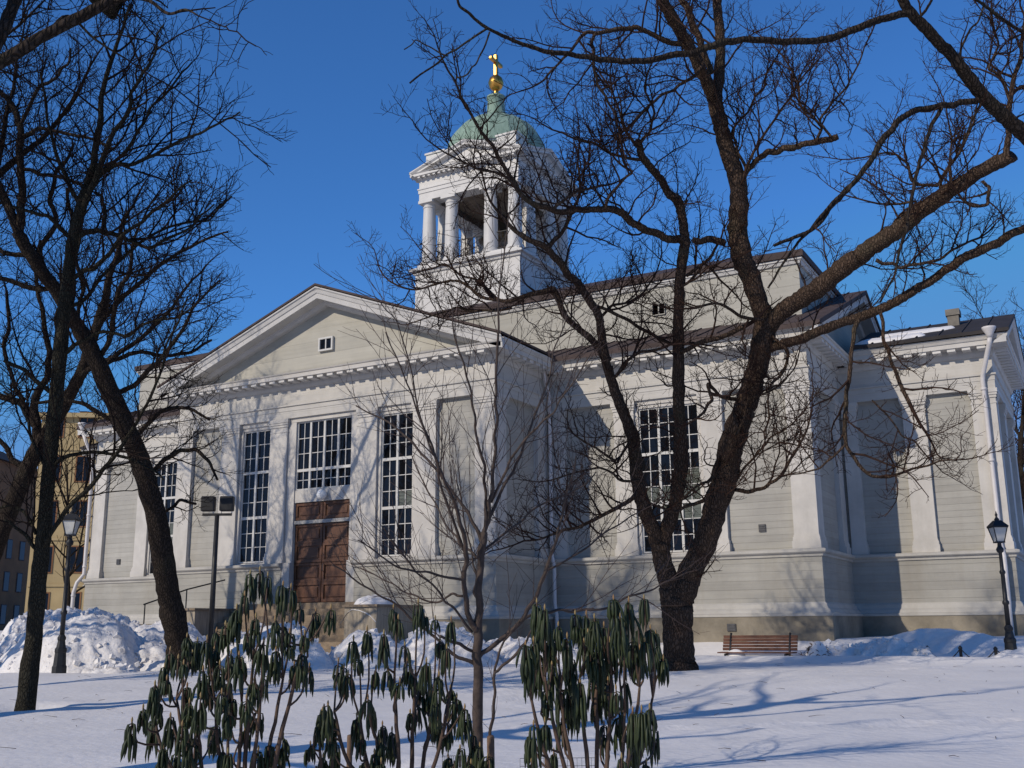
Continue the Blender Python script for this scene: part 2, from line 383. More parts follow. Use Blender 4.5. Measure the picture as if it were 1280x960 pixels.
sweep('plinth', [(0.27, G0), (0.27, 0.23), (-0.2, 0.235)], 'plinth', False)
sweep('base_moulding', [(0.24,0.22),(0.30,0.24),(0.30,0.30),(0.24,0.33),(0.20,0.40),(0.13,0.46),(0.10,0.56),(0.05,0.61),(0.0,0.63)], 'lowtrim', False)
sweep('lower_wall', [(0.05, 0.60), (0.05, 1.87)], 'lowwall', False)
sweep('water_table', [(0.04,1.83),(0.09,1.84),(0.10,1.90),(0.16,1.93),(0.19,1.96),(0.19,2.03),(0.12,2.05),(-0.2,2.06)], 'lowtrim', False)

WALL_OFF = 0.14
def wall_sheet(mb, P, Q, z0, z1, holes, off):
    """upright wall sheet between plan points, with rectangular openings (s0,s1,z0,z1) and reveals 0.12 deep"""
    P = Vector(P); Q = Vector(Q); d = (Q-P); L = d.length; d = d.normalized(); n = Vector((d.y, -d.x))
    def pt(s, z, dep=0): 
        q = P + d*s - n*(off+dep); return (q.x, q.y, z)
    S = sorted(set([0, L] + [h[0] for h in holes] + [h[1] for h in holes])); Z = sorted(set([z0, z1] + [h[2] for h in holes] + [h[3] for h in holes]))
    for i in range(len(S)-1):
        for j in range(len(Z)-1):
            sm, zm = (S[i]+S[i+1])/2, (Z[j]+Z[j+1])/2
            if any(h[0] < sm < h[1] and h[2] < zm < h[3] for h in holes): continue
            mb.quad(pt(S[i],Z[j]), pt(S[i+1],Z[j]), pt(S[i+1],Z[j+1]), pt(S[i],Z[j+1]))
    for a, b, c, e in holes:
        D = 0.14
        mb.quad(pt(a,c), pt(a,e), pt(a,e,D), pt(a,c,D)); mb.quad(pt(b,e), pt(b,c), pt(b,c,D), pt(b,e,D))
        mb.quad(pt(a,e), pt(b,e), pt(b,e,D), pt(a,e,D)); mb.quad(pt(b,c), pt(a,c), pt(a,c,D), pt(b,c,D))
WZ0, WZ1 = 2.10, 6.60            # window opening heights
def upper_walls():
    mb = MB()
    for k in range(len(PLAN)):
        P, Q = PLAN[k], PLAN[(k+1) % len(PLAN)]
        # the wall plane lies inside the pilaster faces
        holes = []; z0 = 2.05
        if P == (-WP, 0): 
            holes = [(WP-3.56, WP-2.16, WZ0, WZ1), (WP+2.16, WP+3.56, WZ0, WZ1), (WP-1.20, WP+1.20, 0.80, WZ1)]; z0 = 0.80
            holes = holes
        elif P == (WP, D1): holes = [(9.36-WP, 11.47-WP, WZ0, WZ1)]
        elif P == (-X1, D1): holes = [(X1-11.47, X1-9.36, WZ0, WZ1)]
        a, b = Vector(P), Vector(Q); dd = (b-a).normalized(); n = Vector((dd.y, -dd.x))
        # trim / extend the ends so that inset sheets meet at corners
        prv = Vector(PLAN[k-1]); nxt = Vector(PLAN[(k+2) % len(PLAN)])
        def turn(p, q, r): return (q-p).x*(r-q).y-(q-p).y*(r-q).x
        e0 = WALL_OFF if turn(prv, a, b) > 0 else -WALL_OFF
        e1 = WALL_OFF if turn(a, b, nxt) > 0 else -WALL_OFF
        a2 = a+dd*e0; b2 = b-dd*e1
        if z0 < 1:       # portico front: the strip under the water table is closed by the lower wall, keep only the door bay there
            wall_sheet(mb, a2, b2, 2.05, 6.76, [(h[0]-e0, h[1]-e0, max(h[2], 2.05), h[3]) for h in holes], WALL_OFF)
        else:
            wall_sheet(mb, a2, b2, z0, 6.76, [(h[0]-e0, h[1]-e0, h[2], h[3]) for h in holes], WALL_OFF)
    mb.build('wall', M['wall'], church)
upper_walls()
# door bay: casing from the threshold up
mb = MB()
for s in (-1, 1):
    x0, x1 = sorted((s*1.13, s*1.45))
    mb.box(x0, x1, 0.06, 0.30, 0.60, 6.60); mb.box(x0, x1, -0.035, 0.059, 0.60, 2.055)
mb.box(-1.13, 1.13, 0.10, 0.30, 3.96, 4.36)
mb.box(-1.45, 1.45, 0.05, 0.30, 6.60, 6.74)
mb.build('door_casing', M['trim'], church)
sweep('architrave', [(-0.2,6.74),(0.03,6.74),(0.03,6.98),(0.045,6.985),(0.045,7.13),(0.09,7.14),(0.09,7.19),(0.01,7.195)], 'frieze')
sweep('frieze', [(0.012,7.19),(0.012,7.74)], 'frieze')
sweep('cornice', [(0.01,7.70),(0.06,7.71),(0.10,7.80),(0.10,7.955),(0.50,7.96),(0.50,8.09),(0.53,8.10),(0.55,8.14),(0.0,8.20)], 'trim')
def modillions():
    mb = MB(); n = len(PLAN)
    for k in range(n):
        P, Q = Vector(PLAN[k]), Vector(PLAN[(k+1) % n]); d = Q-P; L = d.length; d.normalize(); nn = Vector((d.y, -d.x))
        c = int(L/0.40); 
        for i in range(c):
            s = (i+0.5)*L/c
            a = P+d*(s-0.115)+nn*0.09; b = P+d*(s+0.115)+nn*0.47
            i0 = len(mb.v); pts = [P+d*(s-0.115)+nn*0.09, P+d*(s+0.115)+nn*0.09, P+d*(s+0.115)+nn*0.46, P+d*(s-0.115)+nn*0.46]
            mb.v += [(p.x,p.y,7.872) for p in pts] + [(p.x,p.y,7.965) for p in pts]
            mb.f += [(i0,i0+1,i0+2,i0+3),(i0+1,i0,i0+4,i0+5),(i0+2,i0+1,i0+5,i0+6),(i0+3,i0+2,i0+6,i0+7),(i0,i0+3,i0+7,i0+4)]
    o = mb.build('modillion', M['white'], church); o['kind'] = 'stuff'
modillions()

def pilaster(P, d, n, w, wide_l=0.07, wide_r=0.07):
    """P: left end on the outline, d: along the wall, n: outward"""
    mb = MB()
    def slab(e0, e1, out, z0, z1):
        a = P + d*(-e0) - n*0.16; b = P + d*(w+e1) + n*out
        xs = sorted((a.x, b.x)); ys = sorted((a.y, b.y)); mb.box(xs[0], xs[1], ys[0], ys[1], z0, z1)
    slab(wide_l*.8, wide_r*.8, 0.06, 2.055, 2.27); slab(wide_l*.5, wide_r*.5, 0.035, 2.27, 2.38); slab(wide_l*.2, wide_r*.2, 0.015, 2.38, 2.44)
    slab(0, 0, 0.0, 2.44, 6.47); slab(0.02, 0.02, 0.015, 6.30, 6.34)
    slab(0.03, 0.03, 0.03, 6.47, 6.55); slab(0.05, 0.05, 0.055, 6.55, 6.62); slab(0.07, 0.07, 0.075, 6.62, 6.735)
    return mb.build('pilaster', M['trim'], church)
Fx, Fy = Vector((1,0)), Vector((0,-1)); Sx, Sn = Vector((0,1)), Vector((1,0))
for x0, x1 in ((-6.4,-5.72),(-4.35,-3.57),(-2.16,-1.46),(1.46,2.16),(3.57,4.35),(5.72,6.4)): pilaster(Vector((x0,0)), Fx, Fy, x1-x0)
for x0, x1 in ((6.47,6.98),(8.68,9.34),(11.48,12.13),(14.02,14.7)):
    pilaster(Vector((x0,D1)), Fx, Fy, x1-x0, 0.0 if x0 < 6.5 else 0.07); pilaster(Vector((-x1,D1)), Fx, Fy, x1-x0, 0.07, 0.0 if x0 < 6.5 else 0.07)
for x0, x1 in ((14.77,15.2),(16.57,17.23),(18.53,19.2)):
    pilaster(Vector((x0,D2)), Fx, Fy, x1-x0, 0.0 if x0 < 15 else .07); pilaster(Vector((-x1,D2)), Fx, Fy, x1-x0, 0.07, 0.0 if x0 < 15 else .07)
for X, a, b in ((WP,0.075,0.68),(WP,D1-0.72,D1-0.08),(X1,D1+0.075,D1+0.68),(X1,D2-0.7,D2-0.08),(X2,D2+0.075,D2+0.7),(X2,D2+2.6,D2+3.3),(X2,B2-0.7,B2-0.08)):
    pilaster(Vector((X,a)), Sx, Sn, b-a, 0.0, 0.0)

def window(x0, x1, y, z0, z1, cas, tiers, rows, casing=0.0, seed=0, pale=()):
    """frame with casements, transoms and glazing bars; glass panes a child"""
    rng = random.Random(seed)
    f = MB(); g = MB(); pf = []; t = 0.045
    f.box(x0, x0+t, y-0.03, y+0.05, z0, z1); f.box(x1-t, x1, y-0.03, y+0.05, z0, z1)
    f.box(x0+t, x1-t, y-0.03, y+0.05, z0, z0+t); f.box(x0+t, x1-t, y-0.03, y+0.05, z1-t, z1)
    cw = (x1-x0)/cas
    for c in range(1, cas): f.box(x0+c*cw-0.038, x0+c*cw+0.038, y-0.045, y+0.05, z0+t, z1-t)
    zt = [z0] + tiers + [z1]
    for i, z in enumerate(tiers):
        for c in range(cas):
            f.box(x0+c*cw+0.038, x0+(c+1)*cw-0.038, y-0.04, y+0.05, z-0.045, z+0.045)
    for i in range(len(zt)-1):
        a, b = zt[i], zt[i+1]; R = rows[i]
        for c in range(cas):
            ca, cb = x0+c*cw+0.038, x0+(c+1)*cw-0.038; aa, bb = a+0.045, b-0.045
            f.box((ca+cb)/2-0.0115, (ca+cb)/2+0.0115, y-0.015, y+0.03, aa, bb)
            for r in range(1, R):
                zz = aa+(bb-aa)*r/R; f.box(ca, (ca+cb)/2-0.0115, y-0.012, y+0.03, zz-0.0115, zz+0.0115); f.box((ca+cb)/2+0.0115, cb, y-0.012, y+0.03, zz-0.0115, zz+0.0115)
            for q in range(2):
                for r in range(R):
                    pa = ca+(cb-ca)/2*q; pb = pa+(cb-ca)/2; za = aa+(bb-aa)*r/R; zb = za+(bb-aa)/R
                    tx = rng.gauss(0, 1)*0.006; tz = rng.gauss(0, 1)*0.010
                    if (c, i, r) in pale: pf.append(len(g.f))
                    g.quad((pa, y+0.012+tx, za), (pb, y+0.012-tx, za), (pb, y+0.012-tx+tz, zb), (pa, y+0.012+tx+tz, zb))
    o = f.build('window', M['frame'], church); go = g.build('glass', M['glass'], o)
    go.data.materials.append(M['paleglass'])
    for i in pf: go.data.polygons[i].material_index = 1
    return o
def casing(x0, x1, y):
    mb = MB()
    mb.box(x0, x0+0.10, y-0.06, y+0.05, WZ0, WZ1); mb.box(x1-0.10, x1, y-0.06, y+0.05, WZ0, WZ1); mb.box(x0+0.1, x1-0.1, y-0.06, y+0.05, WZ1-0.1, WZ1)
    mb.box(x0, x1, y-0.09, y+0.05, 2.062, WZ0); mb.box(x0, x1, y-0.10, y-0.02, 6.602, 6.738)
    mb.build('window_casing', M['trim'], church)
k = 0
for x0, x1 in ((-3.56,-2.17),(2.17,3.56)):
    casing(x0, x1, 0.15); window(x0+0.10, x1-0.10, 0.17, 2.12, 6.50, 2, [3.58, 5.08], [3,3,3], seed=k, pale=((1,1,0),) if x0 > 0 else ()); k += 1
for x0, x1 in ((9.36,11.47),(-11.47,-9.36)):
    casing(x0, x1, D1+0.15); window(x0+0.10, x1-0.10, D1+0.17, 2.12, 6.50, 3, [3.58, 5.08], [3,3,3], seed=k, pale=((0,1,0),(1,1,0),(2,1,0),(2,1,1),(2,0,2),(1,0,2))); k += 1
window(-1.13, 1.13, 0.16, 4.36, 6.60, 4, [5.0], [2,3], seed=9)
# small attic and pediment windows
def small_window(x0, x1, y, z0, z1, mt='frame'):
    f = MB(); t = 0.06 if mt == 'frame' else 0.025
    f.box(x0-t, x1+t, y-0.06, y+0.05, z0-t, z0); f.box(x0-t, x1+t, y-0.06, y+0.05, z1, z1+t)
    f.box(x0-t, x0, y-0.06, y+0.05, z0, z1); f.box(x1, x1+t, y-0.06, y+0.05, z0, z1); f.box((x0+x1)/2-0.02, (x0+x1)/2+0.02, y-0.04, y+0.05, z0, z1)
    g = MB(); g.box(x0, x1, y+0.0, y+0.04, z0, z1)
    o = f.build('window', M[mt], church); g.build('glass', M['glass'], o)
small_window(-0.25, 0.22, 0.08, 8.93, 9.27)
for s in (1, -1):
    a, b = sorted((s*9.50, s*9.90)); small_window(a, b, D3, 9.88, 10.22, 'attic')
# door
door = MB(); DY = 0.22
door.box(-1.13, 1.13, DY, DY+0.08, 0.80, 3.27); door.box(-1.13, 1.13, DY-0.02, DY+0.08, 3.38, 3.96)
def rail(mb, x0, x1, z0, z1, y):
    t = 0.09
    mb.box(x0, x1, y-0.045, y, z0, z0+t); mb.box(x0, x1, y-0.045, y, z1-t, z1); mb.box(x0, x0+t, y-0.045, y, z0+t, z1-t); mb.box(x1-t, x1, y-0.045, y, z0+t, z1-t)
od = door.build('door', M['door'], church)
for sx in (-1, 1):
    leaf = MB(); a, b = sorted((sx*0.012, sx*1.12))
    for i in range(4):
        z0 = 0.82+i*0.61; rail(leaf, a, b, z0, z0+0.61, DY)
        leaf.box(a+0.15, b-0.15, DY-0.025, DY, z0+0.15, z0+0.46)
    leaf.build('door_leaf', M['door'], od, bevel=0.008)
    top = MB(); rail(top, a, b, 3.40, 3.94, DY-0.02); top.box(a+0.16, b-0.16, DY-0.045, DY-0.02, 3.55, 3.79); top.build('transom_panel', M['door'], od, bevel=0.008)
h = MB(); h.tube([Vector((0.09,DY-0.06,1.75)), Vector((0.09,DY-0.12,1.78)), Vector((0.09,DY-0.12,1.98)), Vector((0.09,DY-0.06,2.0))], [0.012]*4, 8); h.build('handle', M['greyiron'], od)
h = MB(); h.box(-1.2, 1.2, 0.10, 0.30, 3.27, 3.38); h.build('sill', M['doortrim'], od)
g = MB(); g.lathe([(0.0,-0.17),(0.08,-0.15),(0.14,-0.09),(0.165,0.0),(0.14,0.09),(0.08,0.15),(0.0,0.17)], 20, (0.14,-0.10,4.13)); gl = g.build('globe_lamp', M['globe'], church, True)
g = MB(); g.tube([Vector((0.14,0.1,4.13)), Vector((0.14,0.02,4.13))], [0.05,0.06], 10); g.build('lamp_bracket', M['greyiron'], gl)
# stairs with cheek walls
st = MB()
for i in range(9): st.box(-2.85, 2.85, -0.25-0.27*(i+1), 0.24 if i == 0 else -0.25-0.27*i, G0, 0.78-0.19*i)
st.build('steps', M['brick'], church)
for s in (-1, 1):
    c = MB(); a, b = sorted((s*2.852, s*3.95)); c.box(a, b, -2.25, -0.272, G0, 0.58); co = c.build('cheek_wall', M['cheek'], church)
    c = MB(); c.box(a-0.05, b+0.05, -2.31, -0.272, 0.582, 0.65); c.build('coping', M['brick'], co)
# vents
for (x0, x1, y, z0, z1) in ((13.0,13.2,D1+0.13,2.58,2.79),(12.06,12.31,D1-0.28,-0.15,0.05),(-13.2,-13.0,D1+0.13,2.58,2.79)):
    v = MB(); v.box(x0, x1, y-0.03, y+0.05, z0, z1); 
    for q in range(3): v.box(x0+0.02, x1-0.02, y-0.045, y-0.03, z0+0.03+q*0.06, z0+0.06+q*0.06)
    v.build('vent', M['greyiron'], church)

# ---- portico gable
EZ = 8.30; SL = 0.376; EX = WP+0.56; APEX = EZ+EX*SL
mb = MB(); ty = 0.12
mb.poly([(-WP,ty,8.0),(WP,ty,8.0),(WP,ty,EZ+0.10),(0,ty,APEX-0.10),(-WP,ty,EZ+0.10)])
mb.build('pediment_wall', M['attic'], church)
prof = [(-0.60,-0.02),(-0.60,-0.07),(-0.56,-0.10),(-0.53,-0.22),(-0.50,-0.24),(-0.50,-0.40),(-0.44,-0.40),(-0.12,-0.39),(-0.08,-0.46),(-0.02,-0.52),(0.10,-0.54),(0.14,-0.54)]
mb = MB()
for s in (-1, 1):
    i0 = len(mb.v); q = len(prof)
    for xx, zz in ((0, APEX), (s*EX, EZ)):
        for y, hh in prof: mb.v.append((xx, y, zz+hh))
    for j in range(q-1):
        a = (i0+j, i0+j+1, i0+q+j+1, i0+q+j); mb.f.append(a if s > 0 else a[::-1])
    e = tuple(i0+q+j for j in range(q)); mb.f.append(e if s > 0 else e[::-1])
mb.build('raking_cornice', M['soffit'], church)
def gable_roof_x(name, y0, y1, ez, ex, sl, mat_, th=0.07, x0=0):
    mb = MB(); ap = ez+ex*sl
    for s in (-1, 1):
        i = len(mb.v)
        mb.v += [(x0,y0,ap),(x0+s*ex,y0,ez),(x0+s*ex,y1,ez),(x0,y1,ap),(x0,y0,ap-th),(x0+s*ex,y0,ez-th),(x0+s*ex,y1,ez-th),(x0,y1,ap-th)]
        F = [(i,i+1,i+2,i+3),(i+7,i+6,i+5,i+4),(i,i+4,i+5,i+1),(i+1,i+5,i+6,i+2),(i+2,i+6,i+7,i+3)]
        mb.f += F if s > 0 else [f[::-1] for f in F]
    return mb.build(name, M[mat_], church)
gable_roof_x('roof', -0.62, 5.6, EZ+0.07, EX+0.03, SL, 'roof_brown')
# eave gutters (crown moulding) along the sides of the portico, the fronts of body and wings
def gutter(P, Q):
    mb = MB(); mb.sweep([P, Q], [(0.5,8.095),(0.535,8.13),(0.555,8.17),(0.58,8.20),(0.58,8.245),(0.50,8.25),(0.40,8.245)], closed=False, closeprof=True); return mb.build('eave_moulding', M['trim'], church)
gutter((WP,-0.45),(WP,D1-0.55)); gutter((-WP,D1-0.55),(-WP,-0.45)); gutter((WP+0.56,D1),(X1+0.5,D1)); gutter((-X1-0.5,D1),(-WP-0.56,D1))
gutter((X1+0.56,D2),(X2+0.5,D2)); gutter((-X2-0.5,D2),(-X1-0.56,D2))

# ---- body and wing roofs (ridge along x)
def roof_y(name, x0, x1, ye, ez, yc, sl, mat_, seams=0.0, th=0.08, snow=False):
    mb = MB(); zr = ez+(yc-ye)*sl
    for s in (-1, 1):
        yy = yc+s*(yc-ye); i = len(mb.v)
        mb.v += [(x0,yy,ez),(x1,yy,ez),(x1,yc,zr),(x0,yc,zr),(x0,yy,ez-th),(x1,yy,ez-th),(x1,yc,zr-th),(x0,yc,zr-th)]
        F = [(i,i+1,i+2,i+3),(i+7,i+6,i+5,i+4),(i,i+4,i+5,i+1),(i+1,i+5,i+6,i+2),(i+3,i+7,i+4,i)]
        mb.f += F if s < 0 else [f[::-1] for f in F]
        if seams:
            n = int((x1-x0)/seams)
            for k in range(1, n):
                x = x0+(x1-x0)*k/n; i = len(mb.v); hh = 0.035; w = 0.018
                mb.v += [(x-w,yy,ez),(x+w,yy,ez),(x+w,yc,zr),(x-w,yc,zr),(x-w,yy,ez+hh),(x+w,yy,ez+hh),(x+w,yc,zr+hh),(x-w,yc,zr+hh)]
                F = [(i+4,i+5,i+6,i+7),(i,i+1,i+5,i+4),(i+1,i+2,i+6,i+5),(i+3,i,i+4,i+7)]
                mb.f += F if s < 0 else [f[::-1] for f in F]
    return mb.build(name, M[mat_], church)
BSL = 0.39
roof_y('roof', -X1-0.6, X1+0.6, D1-0.66, 8.31, YC, BSL, 'roof_brown', 0.6, 0.15)
roof_y('roof', X1+0.62, X2+0.6, D2-0.66, 8.36, YC, 0.36, 'roof', 0.62, 0.105)
roof_y('roof', -X2-0.6, -X1-0.62, D2-0.66, 8.36, YC, 0.36, 'roof', 0.62, 0.105)
def gable_end(X, out, ye, ez, sl, tri_y):
    """tympanum and raking fascia of a gable facing +-x"""
    s = out; zr = ez+(YC-ye)*sl
    mb = MB(); xx = X-s*0.12
    pts = [(xx,tri_y,8.0),(xx,2*YC-tri_y,8.0),(xx,2*YC-tri_y,ez+(tri_y-ye)*sl-0.06),(xx,YC,zr-0.06),(xx,tri_y,ez+(tri_y-ye)*sl-0.06)]
    mb.poly(pts if s > 0 else pts[::-1]); mb.build('gable_wall', M['attic'], church)
    mb = MB(); pr = [(0.58,-0.085),(0.56,-0.12),(0.53,-0.22),(0.50,-0.25),(0.50,-0.40),(0.10,-0.40),(0.04,-0.48),(-0.13,-0.52)]
    for t in (-1, 1):
        i0 = len(mb.v); q = len(pr)
        for yy, zz in ((YC, zr), (YC+t*(YC-ye), ez)):
            for o_, hh in pr: mb.v.append((X+s*o_, yy, zz+hh))
        for j in range(q-1):
            a = (i0+j, i0+j+1, i0+q+j+1, i0+q+j); mb.f.append(a if s*t < 0 else a[::-1])
        mb.f.append(tuple(i0+q+j for j in range(q)))
    mb.build('raking_cornice', M['soffit'], church)
for s in (1, -1):
    gable_end(s*X1, s, D1-0.66, 8.31, BSL, D1+0.1); gable_end(s*X2, s, D2-0.58, 8.36, 0.36, D2+0.1)
# chimney on the right wing
c = MB(); c.box(17.92, 18.26, 9.0, 9.4, 8.9, 9.60); co = c.build('chimney', M['chimney'], church)
c = MB(); c.box(17.88, 18.30, 8.96, 9.44, 9.60, 9.80); c.build('chimney_cap', M['chimney'], co)

# ---- raised attic over the nave
AX, AZ = 14.29, 10.92; AB = 2*YC-D3
at_ = MB()
for (x0,y0,x1,y1) in ((-AX,D3,AX,D3),(AX,D3,AX,AB),(AX,AB,-AX,AB),(-AX,AB,-AX,D3)):
    at_.quad((x0,y0,8.6),(x1,y1,8.6),(x1,y1,AZ),(x0,y0,AZ))
at_.build('attic_wall', M['attic'], church)
AP = [(-AX,D3),(AX,D3),(AX,AB),(-AX,AB)]
sweep('attic_cornice', [(0.003,AZ-0.12),(0.06,AZ-0.11),(0.10,AZ-0.02),(0.14,AZ+0.0),(0.14,AZ+0.06),(0,AZ+0.065)], 'white', True, AP)
mb = MB(); e = 0.20; r = 4.8
z0, z1 = AZ+0.07, AZ+0.07+(YC-D3+e)*0.42
A = [(-AX-e,D3-e),(AX+e,D3-e),(AX+e,AB+e),(-AX-e,AB+e)]
i = 0
mb.v = [(x,y,z0) for x,y in A]+[(x,y,z0+0.20) for x,y in A]+[(-AX+r,YC,z1),(AX-r,YC,z1)]
mb.f = [(0,1,5,4),(1,2,6,5),(2,3,7,6),(3,0,4,7),(4,5,9,8),(5,6,9),(6,7,8,9),(7,4,8),(3,2,1,0)]
mb.build('attic_roof', M['roof_brown'], church)

# ---- belfry
bel = MB(); TW = 2.5; YT = DT+TW
bel.box(-TW, TW, DT, DT+2*TW, 10.6, 14.48)
belfry = bel.build('belfry', M['white'], church)
TP = [(-TW,DT),(TW,DT),(TW,DT+2*TW),(-TW,DT+2*TW)]
sweep('ledge', [(0.003,14.40),(0.06,14.42),(0.10,14.52),(0.20,14.56),(0.20,14.66),(-0.05,14.70),(-0.05,14.86),(-2.4,14.87)], 'white', True, TP, belfry)
sweep('ledge', [(0.003,11.9),(0.08,11.95),(0.08,12.05),(0.003,12.1)], 'white', True, TP, belfry)
cols = []
for a in (-2.08, -0.95, 0.95, 2.08):
    cols += [(a, YT-2.12), (a, YT+2.12)]
for b in (-0.95, 0.95): cols += [(-2.1, YT+b), (2.1, YT+b)]
colmesh = None
for x, y in cols:
    if colmesh is None:
        c = MB(); c.lathe([(0.38,14.86),(0.38,14.95),(0.345,14.97),(0.345,15.02),(0.30,15.05),(0.298,15.6),(0.285,16.4),(0.255,17.42),(0.28,17.44),(0.28,17.48),(0.255,17.5),(0.26,17.56),(0.33,17.62)], 20)
        c.box(-0.35, 0.35, -0.35, 0.35, 17.62, 17.74)
        colmesh = c.build('column', M['white'], belfry, True); colmesh.location = (x, y, 0)
        try:
            mod = colmesh.modifiers.new('edge', 'EDGE_SPLIT'); mod.split_angle = math.radians(35)
        except Exception: pass
    else:
        o = colmesh.copy(); COL.objects.link(o); o.parent = belfry; o.location = (x, y, 0)
# railing between columns
for (ax_, fixed, sgn) in (('x', YT-2.12, 1), ('x', YT+2.12, 1), ('y', -2.1, 1), ('y', 2.1, 1)):
    rl = MB()
    def seg(a, b, r, z0, z1):
        if ax_ == 'x': rl.tube([Vector((a,fixed,z0)), Vector((b,fixed,z1))], [r,r], 6)
        else: rl.tube([Vector((fixed,YT+a,z0)), Vector((fixed,YT+b,z1))], [r,r], 6)
    for a, b in ((-1.8,-1.25),(-0.65,0.65),(1.25,1.8)):
        seg(a, b, 0.025, 15.75, 15.75); seg(a, b, 0.02, 15.05, 15.05)
        nseg = max(2, int((b-a)/0.17))
        for q in range(1, nseg): 
            s_ = a+(b-a)*q/nseg; seg(s_, s_+0.001, 0.013, 15.05, 15.75)
        seg(a, b, 0.012, 15.05, 15.75); seg(b, a, 0.012, 15.05, 15.75)
    rl.build('railing', M['iron'], belfry)
# entablature: beam ring with open middle under a ceiling
EP = [(-2.42,YT-2.42),(2.42,YT-2.42),(2.42,YT+2.42),(-2.42,YT+2.42)]
sweep('entablature', [(-0.62,17.745),(0.0,17.745),(0.0,18.08),(0.03,18.085),(0.03,18.24),(0.06,18.25),(0.06,18.30),(0.0,18.31),(0.0,18.68),(0.05,18.70),(0.08,18.78),(0.28,18.80),(0.28,18.90),(0.33,18.95),(-0.3,19.0)], 'white', True, EP, belfry)
c = MB(); c.box(-1.85, 1.85, YT-1.85, YT+1.85, 18.1, 18.3); c.build('ceiling', M['brick'], belfry)
b_ = MB(); b_.lathe([(0.78,16.25),(0.80,16.30),(0.66,16.5),(0.52,16.9),(0.46,17.25),(0.38,17.42),(0.12,17.5),(0.10,18.1)], 28, (0,YT,0)); b_.build('bell', mat('dark_bronze', (0.10,0.075,0.045), 0.45, 0.2, metal=0.7), belfry, True)
md = MB()
for k in range(4):
    P, Q = Vector(EP[k]), Vector(EP[(k+1) % 4]); d = (Q-P).normalized(); nn = Vector((d.y,-d.x)); L = (Q-P).length
    for i in range(19):
        p = P+d*((i+0.5)*L/19); a = p-d*0.06+nn*0.06; b = p+d*0.06+nn*0.24
        xs = sorted((a.x,b.x)); ys = sorted((a.y,b.y)); md.box(xs[0],xs[1],ys[0],ys[1],18.72,18.80)
o = md.build('dentils', M['white'], belfry); o['kind'] = 'stuff'
# four small pediments with cross-gabled roof
PE, PZ, PS = 2.74, 18.96, 0.335
for k in range(4):
    R4 = Matrix.Rotation(k*PI/2, 4, 'Z')
    def tr(x, y, z): 
        v = R4 @ Vector((x, y, z)); return (v.x, v.y+YT, z)
    mb = MB(); ap = PZ+PE*PS
    mb.poly([tr(-2.4,-2.45,PZ-0.02), tr(2.4,-2.45,PZ-0.02), tr(0,-2.45,ap-0.14)]); pw = mb.build('pediment', M['white'], belfry)
    mb = MB(); pr = [(-PE,0.0),(-PE,-0.05),(-PE+0.05,-0.11),(-PE+0.07,-0.13),(-PE+0.07,-0.20),(-2.50,-0.20),(-2.46,-0.26)]
    for s in (-1, 1):
        i0 = len(mb.v); q = len(pr)
        for xx, zz in ((0, ap+0.06), (s*PE, PZ+0.06)):
            for y, hh in pr: mb.v.append(tr(xx, y, zz+hh))
        for j in range(q-1):
            a = (i0+j, i0+j+1, i0+q+j+1, i0+q+j); mb.f.append(a if s > 0 else a[::-1])
        mb.f.append(tuple(i0+q+j for j in range(q)))
    mb.build('raking_cornice', M['white'], pw)
    mb = MB()
    for s in (-1, 1):
        f = [tr(0,-PE,ap+0.065), tr(s*PE,-PE,PZ+0.065), tr(s*0.02,-0.02,PZ+0.065+0.9*PE*PS), tr(0,-0.02,ap+0.065)]
        mb.poly(f if s > 0 else f[::-1])
    mb.build('pediment_roof', M['copper'], pw)
    mb = MB(); p0 = tr(-2.22,-2.22,0); p1 = tr(-1.3,-1.3,0)
    xs = sorted((p0[0],p1[0])); ys = sorted((p0[1],p1[1])); mb.box(xs[0],xs[1],ys[0],ys[1],18.9,19.90); mb.box(xs[0]-0.05,xs[1]+0.05,ys[0]-0.05,ys[1]+0.05,19.90,19.98)
    mb.build('corner_block', M['white'], belfry)
mb = MB(); mb.lathe([(2.05,18.9),(2.05,19.95),(2.16,20.0),(2.16,20.08)], 40, (0,YT,0)); mb.build('drum', M['white'], belfry)
# ribbed copper dome
mb = MB(); n = 48; prof = []
for i in range(15):
    a = i/14*math.radians(82); prof.append((2.2*math.cos(a), 20.05+2.0*math.sin(a)))
i0 = 0
for r_, z in prof:
    for k in range(n):
        rr = r_ + (0.03 if k % 3 == 0 else 0.0); th = 2*PI*k/n; mb.v.append((rr*math.cos(th), YT+rr*math.sin(th), z))
for k in range(len(prof)-1):
    for j in range(n): mb.f.append((k*n+j, k*n+(j+1) % n, (k+1)*n+(j+1) % n, (k+1)*n+j))
dome = mb.build('dome', M['copper'], belfry)
mb = MB(); mb.lathe([(0.62,21.92),(0.60,22.05),(0.44,22.12),(0.40,22.5),(0.37,22.95),(0.42,22.98),(0.42,23.08),(0.30,23.12),(0.1,23.15)], 24, (0,YT,0)); mb.build('neck', M['copper'], dome, True)
mb = MB(); mb.lathe([(0.12,23.10),(0.12,23.5)], 12, (0,YT,0)); mb.lathe([(0.0,23.40),(0.16,23.43),(0.29,23.56),(0.345,23.75),(0.345,23.80),(0.29,23.99),(0.16,24.12),(0.0,24.15)], 24, (0,YT,0)); orb = mb.build('gilded_orb', M['gold'], dome, True)
mb = MB(); mb.box(-0.085,0.085,YT-0.085,YT+0.085,24.12,25.18); mb.box(-0.084,0.084,YT-0.50,YT-0.086,24.74,24.90); mb.box(-0.084,0.084,YT+0.086,YT+0.50,24.74,24.90); mb.build('gilded_cross', M['gold'], dome, bevel=0.03)

